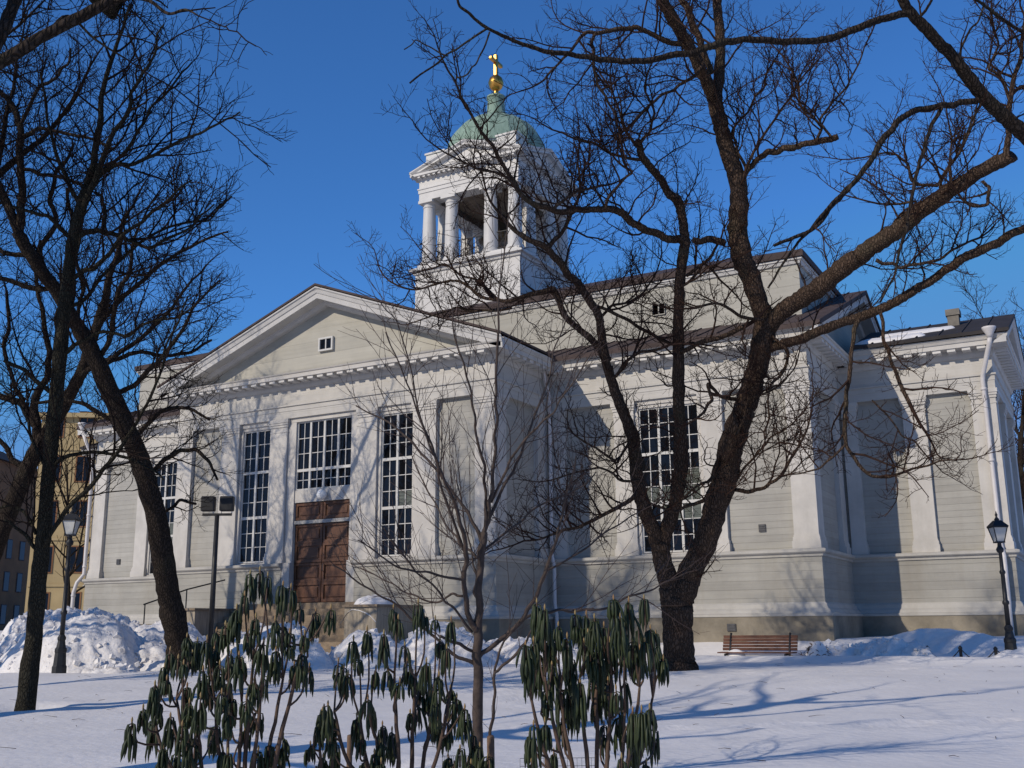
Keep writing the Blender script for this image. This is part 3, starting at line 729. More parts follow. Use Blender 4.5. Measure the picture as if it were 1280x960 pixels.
# ---- downpipes
def pipe(pts, r=0.07, funnel=True):
    mb = MB(); pts = [Vector(p) for p in pts]
    mb.tube(pts, [r]*len(pts), 12)
    for i in range(len(pts)-1):
        a, b = pts[i], pts[i+1]; L = (b-a).length
        if L > 1.2:
            for t in (0.06, 0.5, 0.94):
                q = a.lerp(b, t); dd = (b-a).normalized(); mb.tube([q-dd*0.04, q+dd*0.04], [r*1.22]*2, 12)
    if funnel: mb.lathe([(r,-0.02),(r*1.3,0.06),(0.19,0.24),(0.2,0.30)], 14, pts[0])
    mb.build('downpipe', M['pipe'], church, True)
pipe([(19.28,6.52,8.12),(19.24,6.58,7.95),(18.95,7.0,7.15),(18.92,7.05,7.0),(18.92,7.05,2.2),(18.98,6.88,1.85),(18.98,6.88,0.75),(18.98,6.75,0.4),(18.98,6.75,-0.6)])
pipe([(6.58,2.70,8.15),(6.56,2.95,7.6),(6.56,3.2,7.2),(6.56,3.2,2.2),(6.70,3.08,1.8),(6.70,3.08,0.7),(6.82,2.95,0.35),(6.82,2.95,-0.7)], 0.06)
pipe([(-14.95,2.75,8.1),(-14.82,3.0,7.4),(-14.78,3.28,7.0),(-14.78,3.28,2.25),(-14.95,3.1,1.9),(-14.98,3.0,1.5),(-14.98,3.0,-0.4)], 0.075)

# ------------------------------------------------------------------ buildings behind
def wall_dir(p, q): d = (q-p); d.z = 0; return d.normalized()
def apartment():
    a = at(29, 780, 80); b = at(200, 780, 81); a.z = b.z = 0
    d = wall_dir(a, b); L = (b-a).length
    t = empty('apartment_building', (a.x, a.y, 0), math.atan2(d.y, d.x)); tag(t, 'tall yellow plastered apartment building behind the left end of the church', 'building')
    H = ZO+16.4
    m_ = MB(); m_.box(0, L, 0, 12, -1, H); w = m_.build('wall', M['yellow'], t)
    m_ = MB(); m_.box(-0.4, L+0.4, -0.4, 12.4, H, H+0.35); m_.build('cornice', M['yellow'], t)
    r = MB(); r.v = [(-0.4,-0.4,H+0.36),(L+0.4,-0.4,H+0.36),(L+0.4,12.4,H+0.36),(-0.4,12.4,H+0.36),(4.5,6,H+1.6),(L-4.5,6,H+1.6)]; r.f = [(0,1,5,4),(1,2,5),(2,3,4,5),(3,0,4)]
    r.build('roof', M['roof'], t)
    for fl in range(5):
        m_ = MB(); m_.box(0.05, L-0.05, -0.10, 0.001, 1.2+fl*3.5, 1.4+fl*3.5); m_.build('string_course', M['yellow'], t)
        n = int(L/2.3)
        for i in range(n):
            x = 1.15+i*2.3; z = 2.3+fl*3.5
            f = MB(); f.box(x-0.62, x+0.62, -0.06, 0.02, z-0.1, z); f.box(x-0.62, x-0.52, -0.05, 0.02, z, z+1.9); f.box(x+0.52, x+0.62, -0.05, 0.02, z, z+1.9); f.box(x-0.62, x+0.62, -0.05, 0.02, z+1.9, z+2.0); f.box(x-0.03, x+0.03, -0.03, 0.02, z, z+1.9)
            o = f.build('window', M['brownwall'], t); g_ = MB(); g_.box(x-0.52, x+0.52, -0.012, 0.01, z, z+1.9); g_.build('glass', M['glass'], o)
apartment()
def brown_house():
    a = at(-130, 780, 92); b = at(40, 780, 118); a.z = b.z = 0
    d = wall_dir(a, b); L = (b-a).length
    t = empty('brown_house', (a.x, a.y, 0), math.atan2(d.y, d.x)); tag(t, 'dark brown house with shaded wall at the far left edge', 'building')
    H = ZO+17.5
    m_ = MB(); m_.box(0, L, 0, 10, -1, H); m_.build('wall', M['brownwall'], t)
    r = MB(); r.v = [(-0.4,-0.5,H),(L+0.4,-0.5,H),(L+0.4,10.5,H),(-0.4,10.5,H),(4,5,H+2.8),(L-4,5,H+2.8)]; r.f = [(0,1,5,4),(1,2,5),(2,3,4,5),(3,0,4),(3,2,1,0)]
    r.build('roof', M['roof'], t)
    for fl in range(3):
        for i in range(int(L/3)):
            x = 1.5+i*3; z = 2.2+fl*3.4
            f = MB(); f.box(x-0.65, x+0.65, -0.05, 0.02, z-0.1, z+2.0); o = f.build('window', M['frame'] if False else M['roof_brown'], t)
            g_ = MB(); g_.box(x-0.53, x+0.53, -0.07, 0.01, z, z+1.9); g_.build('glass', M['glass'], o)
brown_house()

# ------------------------------------------------------------------ trees
def smooth_path(pts, per=5, jit=0.0, rng=None):
    """Catmull-Rom through (Vector, radius)"""
    P = [p for p, r in pts]; R = [r for p, r in pts]; out = []; ro = []
    for i in range(len(P)-1):
        p0 = P[max(0,i-1)]; p1 = P[i]; p2 = P[i+1]; p3 = P[min(len(P)-1,i+2)]
        for k in range(per):
            t = k/per
            q = 0.5*((2*p1)+(p2-p0)*t+(2*p0-5*p1+4*p2-p3)*t*t+(3*p1-p0-3*p2+p3)*t**3)
            r = R[i]+(R[i+1]-R[i])*t
            if rng and jit: 
                q = q+Vector((rng.gauss(0,1),rng.gauss(0,1),rng.gauss(0,1)))*jit*r; r *= 1+rng.uniform(-1,1)*0.06
            out.append(q); ro.append(r)
    out.append(P[-1].copy()); ro.append(R[-1])
    return out, ro
def walk(rng, p, d, L, n, wob, up, r0, r1):
    pts = [p.copy()]; rad = [r0]; d = d.normalized(); st = L/n; q = p.copy()
    for k in range(n):
        d = d+Vector((rng.gauss(0,1),rng.gauss(0,1),rng.gauss(0,1)))*wob+Vector((0,0,up)); d.normalize()
        q = q+d*st; pts.append(q.copy()); rad.append(r0+(r1-r0)*(k+1)/n)
    return pts, rad
def sprout(rng, mb, path, rad, spec, lev=0, start=0.1):
    """side shoots along a path; spec rows: spacing, length lo/hi, angle lo/hi (deg), wobble, up, r0, r1, segments, sides"""
    if lev >= len(spec): return
    sp, lo, hi, a0, a1, wob, up, r0, r1, n, sides = spec[lev]
    cum = [0]
    for i in range(len(path)-1): cum.append(cum[-1]+(path[i+1]-path[i]).length)
    T = cum[-1]; s = T*start + rng.random()*sp
    az = rng.uniform(0, 2*PI); i = 0
    while s < T:
        while i < len(cum)-2 and cum[i+1] < s: i += 1
        f = (s-cum[i])/max(1e-6, cum[i+1]-cum[i]); p = path[i].lerp(path[i+1], f); t = (path[i+1]-path[i]).normalized()
        rr = rad[i]+(rad[i+1]-rad[i])*f
        u = t.orthogonal().normalized(); w = t.cross(u); az += 2.4+rng.uniform(-0.7,0.7)
        side = u*math.cos(az)+w*math.sin(az)
        if side.z < -0.35 and rng.random() < 0.55: side = -side
        an = math.radians(rng.uniform(a0, a1)); d = t*math.cos(an)+side*math.sin(an)
        L = rng.uniform(lo, hi)*(1.0-0.45*s/T)
        b0 = min(r0*rng.uniform(0.7,1.25), rr*0.75)
        pts, rds = walk(rng, p, d, L, n, wob, up, b0, r1)
        mb.tube(pts, rds, sides, cap=False)
        sprout(rng, mb, pts, rds, spec, lev+1, 0.12)
        s += sp*rng.uniform(0.55, 1.5)

#          spacing  lo    hi   a0  a1  wob   up     r0     r1    n sides
MAPLE = [(0.27, 0.7, 2.2, 35, 75, 0.20, 0.05, 0.021, 0.007, 7, 5),
         (0.135, 0.25, 0.95, 30, 70, 0.22, 0.04, 0.0088, 0.0045, 5, 3),
         (0.085, 0.10, 0.36, 30, 70, 0.22, 0.04, 0.0050, 0.0032, 3, 3)]
LINDEN = [(0.25, 0.6, 1.8, 30, 62, 0.13, 0.02, 0.017, 0.006, 7, 5),
          (0.135, 0.30, 1.1, 28, 60, 0.16, 0.015, 0.008, 0.004, 5, 3),
          (0.11, 0.12, 0.42, 28, 60, 0.18, 0.02, 0.005, 0.0032, 3, 3)]
FINE2 = [(0.30, 0.5, 1.3, 30, 65, 0.2, 0.04, 0.010, 0.004, 6, 4), (0.16, 0.12, 0.45, 30, 65, 0.22, 0.04, 0.005, 0.003, 3, 3)]

def limb3(pts, d0, d1=None, jit=0.05, per=5, rng=None, dcurve=None):
    """traced limb: (px, py, width px) with a depth running from d0 to d1"""
    d1 = d0 if d1 is None else d1; n = len(pts); L = []; tot = 0; cum = [0]
    for i in range(n-1):
        tot += math.hypot(pts[i+1][0]-pts[i][0], pts[i+1][1]-pts[i][1]); cum.append(tot)
    for i_, ((x, y, w), c) in enumerate(zip(pts, cum)):
        d = d0+(d1-d0)*c/tot
        L.append((at(x, y, d), w*0.5*d/FPX))
        if rng and i_ < n-1 and w < 13:
            x2, y2, w2 = pts[i_+1]; sl = math.hypot(x2-x, y2-y); dm = d0+(d1-d0)*(c+sl/2)/tot
            L.append((at((x+x2)/2+rng.gauss(0,1)*sl*0.05, (y+y2)/2+rng.gauss(0,1)*sl*0.05, dm+rng.gauss(0,1)*sl*0.04*dm/FPX), (w+w2)*0.25*dm/FPX))
    return smooth_path(L, per, jit, rng)

def tree(name, label, cat, trunk, limbs, bark, twig, spec, seed, group=None, twig_on_trunk=False, extra=None, tips=True):
    rng = random.Random(seed)
    base = trunk[0][0].copy()
    root = empty(name, base); tag(root, label, cat, group)
    inv = -base
    def add(path, rad, nm, sides):
        mb = MB(); mb.tube([p+inv for p in path], rad, sides); return mb.build(nm, bark, root, True)
    p, r = trunk; add(p, r, 'trunk', 16)
    tw = MB()
    for (p, r, dens, st) in limbs:
        add(p, r, 'limb', 10 if r[0] > 0.08 else 7)
        if dens > 0:
            sp = [list(s) for s in spec]; sp[0][0] /= dens
            q = [a+inv for a in p]
            sprout(rng, tw, q, r, sp, 0, st)
            if tips and r[-1] < 0.06:
                d = (q[-1]-q[-4]).normalized() if len(q) > 4 else (q[-1]-q[0]).normalized()
                e, er = walk(rng, q[-1], d, rng.uniform(0.8, 1.7), 7, 0.16, 0.05, r[-1], 0.005); tw.tube(e, er, 5, False); sprout(rng, tw, e, er, spec, 1, 0.0)
    if extra: extra(rng, tw, inv)
    if tw.v: tw.build('twigs', twig, root, True)
    return root

def big_maple():
    rng = random.Random(5); D = 21.5
    def L(pts, dens=1.0, d1=D, d0=D, st=0.12): p, r = limb3([(a, b, c*(0.88 if b < 520 else 0.95)) for a, b, c in pts], d0, d1, 0.06, 5, rng); return (p, r, dens, st)
    trunk = limb3([(850,852,62),(849,840,50),(848,826,41),(848,812,38),(847,785,37),(846,764,39),(846,750,38),(846,740,30),(847,731,18),(847,726,6)], D, D, 0.03, 4, rng)
    trunk[0][0].z -= 0.3
    limbs = [
     # left stem and its two leaders
     L([(847,790,24),(845,768,30),(842,750,33),(836,727,28),(829,705,24),(825,680,25)], 0),
     L([(826,686,22),(813,655,20),(804,630,19),(797,600,18),(794,570,17),(790,545,17),(779,515,16),(768,488,15),(760,458,14)], 0.5),
     L([(763,470,13),(754,435,13),(750,405,12),(738,378,12),(720,352,11),(703,331,11),(685,311,10),(661,300,8),(640,285,6),(622,264,4),(608,240,3)], 1.3, 20.6),
     L([(760,452,12),(742,427,10),(723,411,9),(706,395,9),(699,377,9),(690,362,10),(672,366,8),(650,372,6),(623,375,5),(598,369,5),(575,352,4),(560,351,3),(520,362,3),(485,350,2.4)], 1.7, 22.4),
     L([(623,375,4),(600,352,3.5),(578,345,3),(556,330,2.6),(530,338,2.2)], 1.6, 22.6, 22.2),
     L([(640,385,4),(600,388,3.5),(572,384,3),(548,392,2.5),(520,402,2)], 1.5, 22.9, 22.3),
     L([(685,311,7),(703,290,6),(716,262,5),(725,235,4),(722,205,3)], 1.5, 21.6, 20.9),
     L([(825,690,20),(836,655,19),(845,625,18),(850,590,19),(851,550,18),(849,510,17),(848,470,17),(848,430,16),(848,395,15),(850,350,15),(855,315,15),(856,297,15)], 0.5),
     L([(856,300,14),(853,272,13),(847,250,14),(834,239,12),(822,220,11),(808,203,11),(800,185,10),(797,176,9)], 0.9, 21.0),
     L([(798,182,6),(812,165,4),(818,140,3.5),(806,112,3),(812,85,2.5)], 1.8, 20.6, 21.0),
     L([(800,188,5),(780,160,4),(770,128,3),(752,95,2.5)], 1.8, 21.4, 21.0),
     L([(800,200,5),(775,195,4),(745,180,3.4),(715,172,3)], 2.0, 20.2, 21.0),
     L([(852,299,12),(832,298,11),(808,288,11),(791,279,11),(779,267,11),(762,261,10),(740,262,9),(718,262,9),(695,264,8),(672,257,8),(650,242,7),(636,218,6.5),(622,195,6),(607,172,5),(590,145,4),(576,120,3.5),(560,88,3),(547,58,2)], 1.2, 19.3),
     L([(757,262,5),(762,244,4.5),(778,226,4),(790,215,3.5),(770,200,3)], 1.6, 20.4, 20.6),
     L([(690,263,5),(705,250,4.5),(725,238,4),(752,232,3.4)], 1.5, 20.8, 20.2),
     L([(648,240,4.5),(618,215,4),(585,205,3),(555,190,2.5)], 1.4, 19.3, 19.8),
     L([(866,300,9),(885,299,10),(906,303,10)], 0.2),
     L([(858,345,5),(885,325,5),(893,312,4)], 0.4),
     # right stem
     L([(848,790,24),(848,768,32),(851,747,37),(861,718,33),(876,690,31),(888,660,31),(897,630,31),(906,598,32),(912,570,33),(920,540,33),(931,510,32),(941,480,31),(948,455,30),(954,425,31),(957,402,32)], 0.2),
     L([(957,408,26),(948,375,27),(938,345,28),(926,318,29),(922,290,28),(923,262,27),(924,235,26),(918,212,25),(910,190,24),(903,165,23),(897,140,22),(893,120,21)], 0.6),
     L([(895,128,17),(899,95,15),(900,60,14),(898,25,13),(896,-15,13),(893,-60,11)], 0.8, 22.5),
     L([(897,135,18),(885,105,18),(872,80,17),(857,50,17),(842,25,17),(825,-5,16),(805,-45,13)], 0.8, 20.4),
     L([(890,92,9),(877,60,10),(865,30,10),(852,0,10),(835,-40,8)], 0.8, 21.8),
     L([(852,55,8),(830,50,8),(810,40,7),(795,34,7),(775,36,7),(755,40,6),(735,40,5.5),(722,52,4.5),(712,66,4),(698,80,3.5),(680,100,3)], 1.6, 19.6, 20.6),
     L([(744,42,5),(742,62,5),(742,85,4.5),(748,108,4),(760,128,3.5),(770,148,3)], 1.7, 20.2, 20.0),
     L([(880,78,5),(868,95,5),(848,107,4.5),(828,118,4),(808,135,4),(790,155,4)], 1.4, 20.6, 21.0),
     L([(925,228,8),(935,212,8),(946,200,8),(960,190,9),(980,185,9),(1005,180,9),(1030,175,9),(1047,171,9)], 0.7, 20.4),
     L([(1020,178,5),(1027,160,4),(1015,145,4),(1000,130,3.6),(998,105,3),(985,80,2.5)], 1.8, 20.6, 20.5),
     L([(1040,172,4),(1025,150,3.5),(1043,125,3),(1065,95,2.5),(1080,60,2)], 1.8, 20.2, 20.4),
     L([(935,214,5),(922,190,4),(915,165,3.5),(935,140,3),(955,110,3),(965,80,2.4)], 1.6, 21.8, 21.3),
     L([(932,213,5),(945,185,4),(968,150,3.5),(990,120,3),(1010,88,2.5)], 1.6, 21.5, 21.2),
     # heavy right limb
     L([(957,412,26),(975,392,25),(994,378,25),(1015,366,26),(1035,350,27),(1055,334,27),(1077,318,26),(1098,303,25),(1122,287,24),(1146,268,23),(1170,250,23),(1196,233,22),(1222,216,21),(1247,203,21),(1266,194,19)], 0.6, 18.6),
     L([(1258,196,9),(1259,180,9),(1260,160,8),(1262,130,7.5),(1268,95,6.5),(1277,55,5.5),(1284,10,4)], 1.3, 18.8, 18.6),
     L([(1262,125,5),(1250,95,4.5),(1236,85,4),(1248,55,3),(1240,20,2.5)], 1.6, 18.6, 18.7),
     L([(1263,120,5),(1277,108,5),(1290,118,4)], 1.4, 18.9, 18.7),
     L([(1180,243,6),(1175,228,6),(1185,210,5),(1200,190,4),(1212,165,3),(1220,135,2.5)], 1.6, 19.2, 19.4),
     L([(1172,232,5),(1150,231,4.5),(1140,226,4),(1135,205,3.5),(1120,193,3),(1095,193,2.5)], 1.6, 19.4, 19.4),
     L([(1190,236,4),(1188,215,4),(1188,190,3),(1187,160,2.5)], 1.6, 19.3, 19.1),
     L([(1228,226,5),(1237,235,5),(1234,255,5),(1215,257,4.5),(1202,248,4)], 1.2, 18.7, 18.9),
     L([(1095,325,6),(1105,330,5),(1125,335,5),(1150,330,4.5),(1175,324,4),(1200,308,3.5),(1225,297,3)], 1.4, 20.0, 20.0),
     L([(1105,298,5),(1120,275,4),(1145,252,3.5),(1100,255,3)], 1.3, 20.2, 20.0),
     # lower right limb running out of the picture
     L([(955,436,15),(978,430,14),(1002,424,14),(1030,412,14),(1056,402,13),(1082,394,13),(1104,385,13),(1132,370,13),(1159,354,12),(1180,338,12),(1198,326,13),(1222,315,13),(1250,302,12),(1280,286,11),(1320,262,8)], 0.7, 19.2),
     L([(1073,400,7),(1067,425,6),(1063,457,6),(1058,490,6),(1056,526,6),(1058,557,5),(1068,572,5),(1080,588,4.5),(1097,596,4),(1125,592,3.4),(1160,582,2.8),(1195,575,2)], 0.8, 19.0, 20.0),
     L([(1058,555,3.5),(1045,568,3),(1025,585,2.5),(1000,592,2)], 1.1, 19.6, 19.3),
     L([(1100,388,5),(1104,405,5),(1111,440,5),(1120,465,5.5),(1130,490,6),(1137,504,6)], 0.5, 19.4, 19.7),
     L([(1090,500,2.6),(1110,520,2.4),(1128,545,2.2),(1150,560,2)], 0.8, 19.4, 19.4),
     # small growth low on the stems
     L([(918,612,6),(935,615,5.5),(955,610,5),(970,600,4.5),(985,580,4),(1000,555,3),(1012,525,2.4)], 1.5, 20.0),
     L([(916,606,4),(930,585,3.5),(948,565,3),(965,545,2.5),(990,530,2)], 1.6, 20.5),
     L([(920,545,4),(935,500,3),(960,490,3),(985,470,2.4)], 1.1, 20.8, 21.2),
     L([(925,500,6),(900,495,5),(885,480,5),(890,500,5),(880,515,4),(860,530,3)], 0.9, 20.4),
     L([(905,560,5),(888,600,4),(868,610,3.5),(845,632,3)], 0.8, 20.6),
     L([(890,605,6),(880,625,5.5),(868,630,5),(845,640,4),(820,632,3)], 1.2, 20.4, 21.2),
     L([(797,615,7),(783,628,6),(765,638,5.5),(742,650,5),(720,660,4),(690,668,3),(655,676,2.4)], 2.2, 20.6, 21.4),
     L([(800,600,4),(775,600,3.5),(750,585,3),(722,590,2.5),(690,600,2)], 1.5, 20.6, 21.4),
     L([(790,545,4),(770,575,3.5),(745,560,3),(720,545,2.4)], 1.3, 20.6, 21.4),
     L([(764,475,5),(780,455,5),(800,440,4.5),(825,436,4)], 1.2, 21.0, 21.3),
     L([(850,440,7),(875,428,7),(905,420,7),(930,408,7)], 0.6, 21.2, 21.4),
     L([(738,380,5),(760,388,5),(785,400,5),(810,415,5),(840,430,5)], 1.0, 21.6, 21.2),
     L([(748,400,4.5),(765,382,4),(785,378,3.4),(805,365,3),(815,350,2.6)], 1.7, 22.0, 21.4),
     L([(848,360,4),(868,345,4),(880,330,3.5),(900,350,3)], 1.3, 21.6, 21.4),
     L([(965,420,5),(985,440,4.5),(975,470,4),(960,500,3),(955,540,2.4)], 0.9, 20.6, 21.3),
     L([(955,400,5),(925,395,5),(900,380,4),(870,385,3.5)], 1.2, 20.6, 21.2),
    ]
    return tree('maple_tree', 'big gnarled bare maple forked low above the snow in front of the right church wall', 'tree', trunk, limbs, M['bark'], M['twig'], MAPLE, 11, 'bare park trees')
big_maple()

def crown(rng, origin, dirs, dens=1.0, r=0.06):
    out = []
    for (dx, dy, dz, ln) in dirs:
        q, rr = walk(rng, origin, Vector((dx, dy, dz)), ln, 12, 0.09, 0.03, r*rng.uniform(.7,1), 0.012); out.append((q, rr, dens, 0.1))
    return out
def left_lindens():
    rng = random.Random(17)
    # slim tree nearest at the left edge
    D = 15.6
    def L(pts, dens=1.0, d1=D, d0=D, st=0.1): p, r = limb3(pts, d0, d1, 0.05, 5, rng); return (p, r, dens, st)
    tr = limb3([(31,894,26),(32,882,23),(38,830,22),(44,780,20),(48,730,19),(52,690,19),(56,655,18),(61,590,17),(66,535,17),(71,490,17),(75,440,17),(80,390,16),(86,340,15),(91,300,14),(100,262,13),(109,232,12)], D, D, 0.03, 4, rng)
    tr[0][0].z -= 0.25
    limbs = [
     L([(109,236,10),(117,206,9),(122,170,8),(126,130,7),(133,95,6),(143,65,5),(152,40,4),(162,5,3)], 1.2, 15.2),
     L([(97,275,9),(108,250,8),(118,228,8),(130,195,7),(142,165,6),(160,140,5),(163,118,4.5),(178,92,4),(195,62,3),(205,30,2)], 1.2, 14.8),
     L([(118,228,6),(135,212,6),(152,205,5),(172,203,5),(195,193,4.5),(218,180,4),(240,170,3.4),(262,160,3),(285,148,2.4),(300,140,2)], 1.2, 15.4, 15.6),
     L([(125,215,5),(148,198,4.5),(165,178,4),(182,150,3.5),(205,120,3),(228,90,2.4),(240,78,2)], 1.2, 15.8, 15.4),
     L([(96,295,7),(108,290,7),(122,288,6.5),(140,292,6),(160,300,5),(185,310,4.5),(205,300,4),(228,290,3),(250,270,2.5),(268,255,2)], 1.3, 15.8),
     L([(128,290,4),(132,265,4),(127,245,4),(118,240,3)], 0.8, 15.7, 15.6),
     L([(86,350,6),(105,338,6),(125,328,5.5),(145,305,5),(165,285,4.5),(190,265,4),(220,240,3),(240,225,2)], 1.2, 15.0),
     L([(82,385,5),(110,370,5),(145,330,4),(180,300,3.5),(225,280,3),(262,275,2.4),(290,245,2)], 1.3, 16.2),
     L([(92,300,6),(75,285,6),(60,270,5),(40,265,4.5),(15,258,4)], 1.2, 15.2),
     L([(100,262,6),(88,235,5.5),(75,205,5),(65,170,4),(58,130,3),(50,90,2.5)], 1.3, 15.4),
     L([(75,445,6),(95,430,5),(125,415,4.5),(160,420,4),(200,400,3),(240,385,2.4)], 1.2, 15.2),
     L([(70,495,6),(50,480,6),(30,462,5),(5,450,5)], 1.1, 15.4),
     L([(62,585,5),(85,570,5),(115,565,4.5),(150,570,4),(185,585,3),(205,600,2)], 0.8, 15.2),
     L([(52,690,5),(75,650,6),(95,625,6),(120,600,5.5),(140,575,5),(160,545,4.5),(178,515,4),(195,480,3.4),(205,440,3),(222,405,2.5),(235,370,2)], 1.2, 14.6),
     L([(48,690,5),(35,672,5),(20,660,4),(5,650,3.4)], 0.9, 15.4),
     L([(45,668,4),(30,640,4),(15,632,3.5),(0,635,3)], 0.9, 15.8),
     L([(60,590,4),(45,560,4),(35,525,3.5),(20,500,3),(5,490,3)], 1.2, 15.9),
    ]
    o_ = at(140, 20, 15.2)
    limbs += crown(rng, o_, [(0.25,0.3,1,6),(-0.2,0.2,1.4,6.5),(-0.5,0.1,1.3,6.5),(-1.1,-0.2,1.1,5.5),(0.5,0.1,1.2,5.5),(-0.3,-0.6,1.2,5.5),(0.1,0,1,6.5),(-0.6,-0.1,1,5.5),(-1.0,0.2,0.8,5.0),(-0.4,0.5,1,5.5),(0.35,-0.2,1,5),(-0.8,-0.5,1.1,5),(0.0,0.4,1.2,6)], 1.3)
    tree('linden_tree', 'slim straight bare tree at the far left edge in front of the tall lamp post', 'tree', tr, limbs, M['bark3'], M['twig2'], LINDEN, 23, 'bare park trees', tips=False)
    # heavy leaning tree behind it
    D2_ = 25.0
    def L2(pts, dens=1.0, d1=D2_, d0=D2_, st=0.1): p, r = limb3(pts, d0, d1, 0.05, 5, rng); return (p, r, dens, st)
    tr = limb3([(224,815,32),(222,800,30),(218,775,31),(213,755,29),(208,728,27),(204,700,27),(200,672,28),(195,645,25),(187,615,25),(178,585,25),(167,555,24),(154,527,24),(140,495,23),(126,463,22),(113,437,21),(100,413,20)], D2_, 23.5, 0.03, 4, rng)
    tr[0][0].z -= 0.5
    limbs = [
     L2([(102,416,19),(85,388,18),(72,365,17),(56,345,16),(45,328,16),(33,310,16),(22,290,15)], 0.5, 22.5, 23.5),
     L2([(24,294,12),(12,262,11),(0,238,11),(-15,210,10),(-35,170,8)], 0.6, 22.5, 22.5),
     L2([(24,292,11),(26,255,10),(26,220,9),(24,190,9),(26,160,8),(20,140,7),(8,122,7),(-5,110,6)], 0.9, 22.5, 22.5),
     L2([(26,155,5),(38,130,5),(50,108,4.5),(72,95,4),(85,80,3.4),(88,60,3)], 1.2, 22.2, 22.4),
     L2([(28,212,5),(50,218,5),(78,222,4.5),(105,232,4)], 1.2, 22.8, 22.5),
     L2([(30,170,5),(50,160,5),(75,165,4.5),(110,172,4),(140,185,3)], 1.2, 22.0, 22.4),
     L2([(60,350,8),(50,310,7),(70,280,6),(62,250,6),(70,215,5),(85,198,4),(92,180,3)], 1.2, 22.9, 23),
     L2([(110,430,7),(128,400,7),(150,375,6),(180,350,5.5),(210,325,4.5),(240,308,4),(268,295,3),(285,290,2)], 1.4, 23.8),
     L2([(140,495,7),(170,480,6.5),(195,455,6),(215,430,5),(235,400,4),(255,370,3),(275,350,2.4)], 1.3, 23.5, 24.2),
     L2([(125,462,6),(150,448,6),(180,440,5),(210,445,4.5),(240,440,4),(265,425,3)], 1.2, 24.6, 24.0),
     L2([(182,595,6),(205,575,6),(225,563,5.5),(245,562,5),(262,578,4),(272,600,3)], 1.2, 24.4, 24.6),
     L2([(165,548,6),(190,525,6),(215,510,5),(240,512,4),(262,525,3)], 1.2, 24.2),
     L2([(205,640,4),(225,625,4),(245,630,3)], 0.8, 24.5, 24.8),
     L2([(155,530,6),(130,520,6),(105,505,5),(75,500,4.5),(40,505,4)], 1.1, 24.8),
     L2([(120,450,7),(140,415,6.5),(145,380,6),(160,345,5),(165,310,4),(175,280,3)], 1.3, 22.8, 23.8),
     L2([(85,390,7),(92,350,6.5),(85,310,6),(90,270,5),(84,235,4)], 1.2, 24.0, 23.5),
     L2([(70,360,7),(40,360,7),(10,350,6),(-20,345,5)], 1.1, 23.6, 23.2),
     L2([(40,318,7),(15,318,6),(-15,310,5)], 1.1, 22.8, 22.8),
    ]
    o_ = at(-10, 225, 22.5)
    limbs += crown(rng, o_, [(0.1,0.3,1,5),(-0.6,-0.1,1,5),(-0.9,0.4,0.7,4.5),(0.3,0.5,0.9,4),(-0.2,-0.4,1.1,5)], 1.4, 0.08)
    tree('linden_tree', 'thick leaning bare tree growing out of the ploughed snow pile, swollen at its foot', 'tree', tr, limbs, M['bark2'], M['twig2'], LINDEN, 29, 'bare park trees', tips=False)
    # tree standing out of the picture to the left, leaning in
    D3_ = 30.0
    def L3(pts, dens=1.0, d1=D3_, d0=D3_, st=0.1): p, r = limb3(pts, d0, d1, 0.05, 5, rng); return (p, r, dens, st)
    tr = limb3([(-42,800,26),(-36,775,23),(-22,730,22),(-8,690,22),(6,652,21),(20,620,21),(34,588,20),(50,555,20)], D3_, D3_, 0.03, 4, rng)
    tr[0][0].z -= 0.5
    limbs = [
     L3([(48,560,17),(62,537,16),(76,515,16),(90,488,15),(103,462,14),(112,435,13),(122,405,12),(132,375,10),(138,340,8),(150,300,6),(160,265,4)], 1.1, 29),
     L3([(50,558,12),(46,530,11),(42,510,10),(48,490,9),(60,470,8),(62,440,7),(55,405,6),(48,370,5),(45,330,4)], 1.2, 30.5),
     L3([(46,535,9),(36,522,9),(28,505,9),(10,498,8),(-10,490,7)], 1.0, 30.5),
     L3([(100,470,7),(120,455,7),(150,440,6),(185,415,5),(215,385,4),(240,350,3)], 1.2, 29.5, 29.2),
     L3([(35,590,7),(15,575,7),(-5,545,6),(-20,500,5)], 1.0, 30),
     L3([(80,505,6),(72,470,6),(80,435,5),(70,395,4.5),(76,350,4)], 1.2, 29.6),
     L3([(110,440,6),(98,400,5),(105,360,4.5),(95,320,4),(102,280,3)], 1.2, 29.3),
     L3([(30,500,6),(15,470,5),(5,430,5),(10,390,4)], 1.2, 30.4),
    ]
    o_ = at(-60, 380, 30.5)
    limbs.append((*smooth_path([(at(-20,700,30),0.2),(at(-45,560,30.2),0.17),(o_,0.13)], 5, 0.03, rng), 0.3, 0.1))
    limbs += crown(rng, o_, [(0.1,0.3,1,5),(-0.6,-0.1,1,5),(-0.9,0.4,0.7,4.5),(0.3,0.1,0.9,4),(-0.2,-0.4,1.1,5),(0.5,0.5,1,4)], 1.4, 0.09)
    tree('linden_tree', 'dark bare tree leaning in from beyond the left edge of the picture', 'tree', tr, limbs, M['bark2'], M['twig2'], LINDEN, 31, 'bare park trees')
left_lindens()

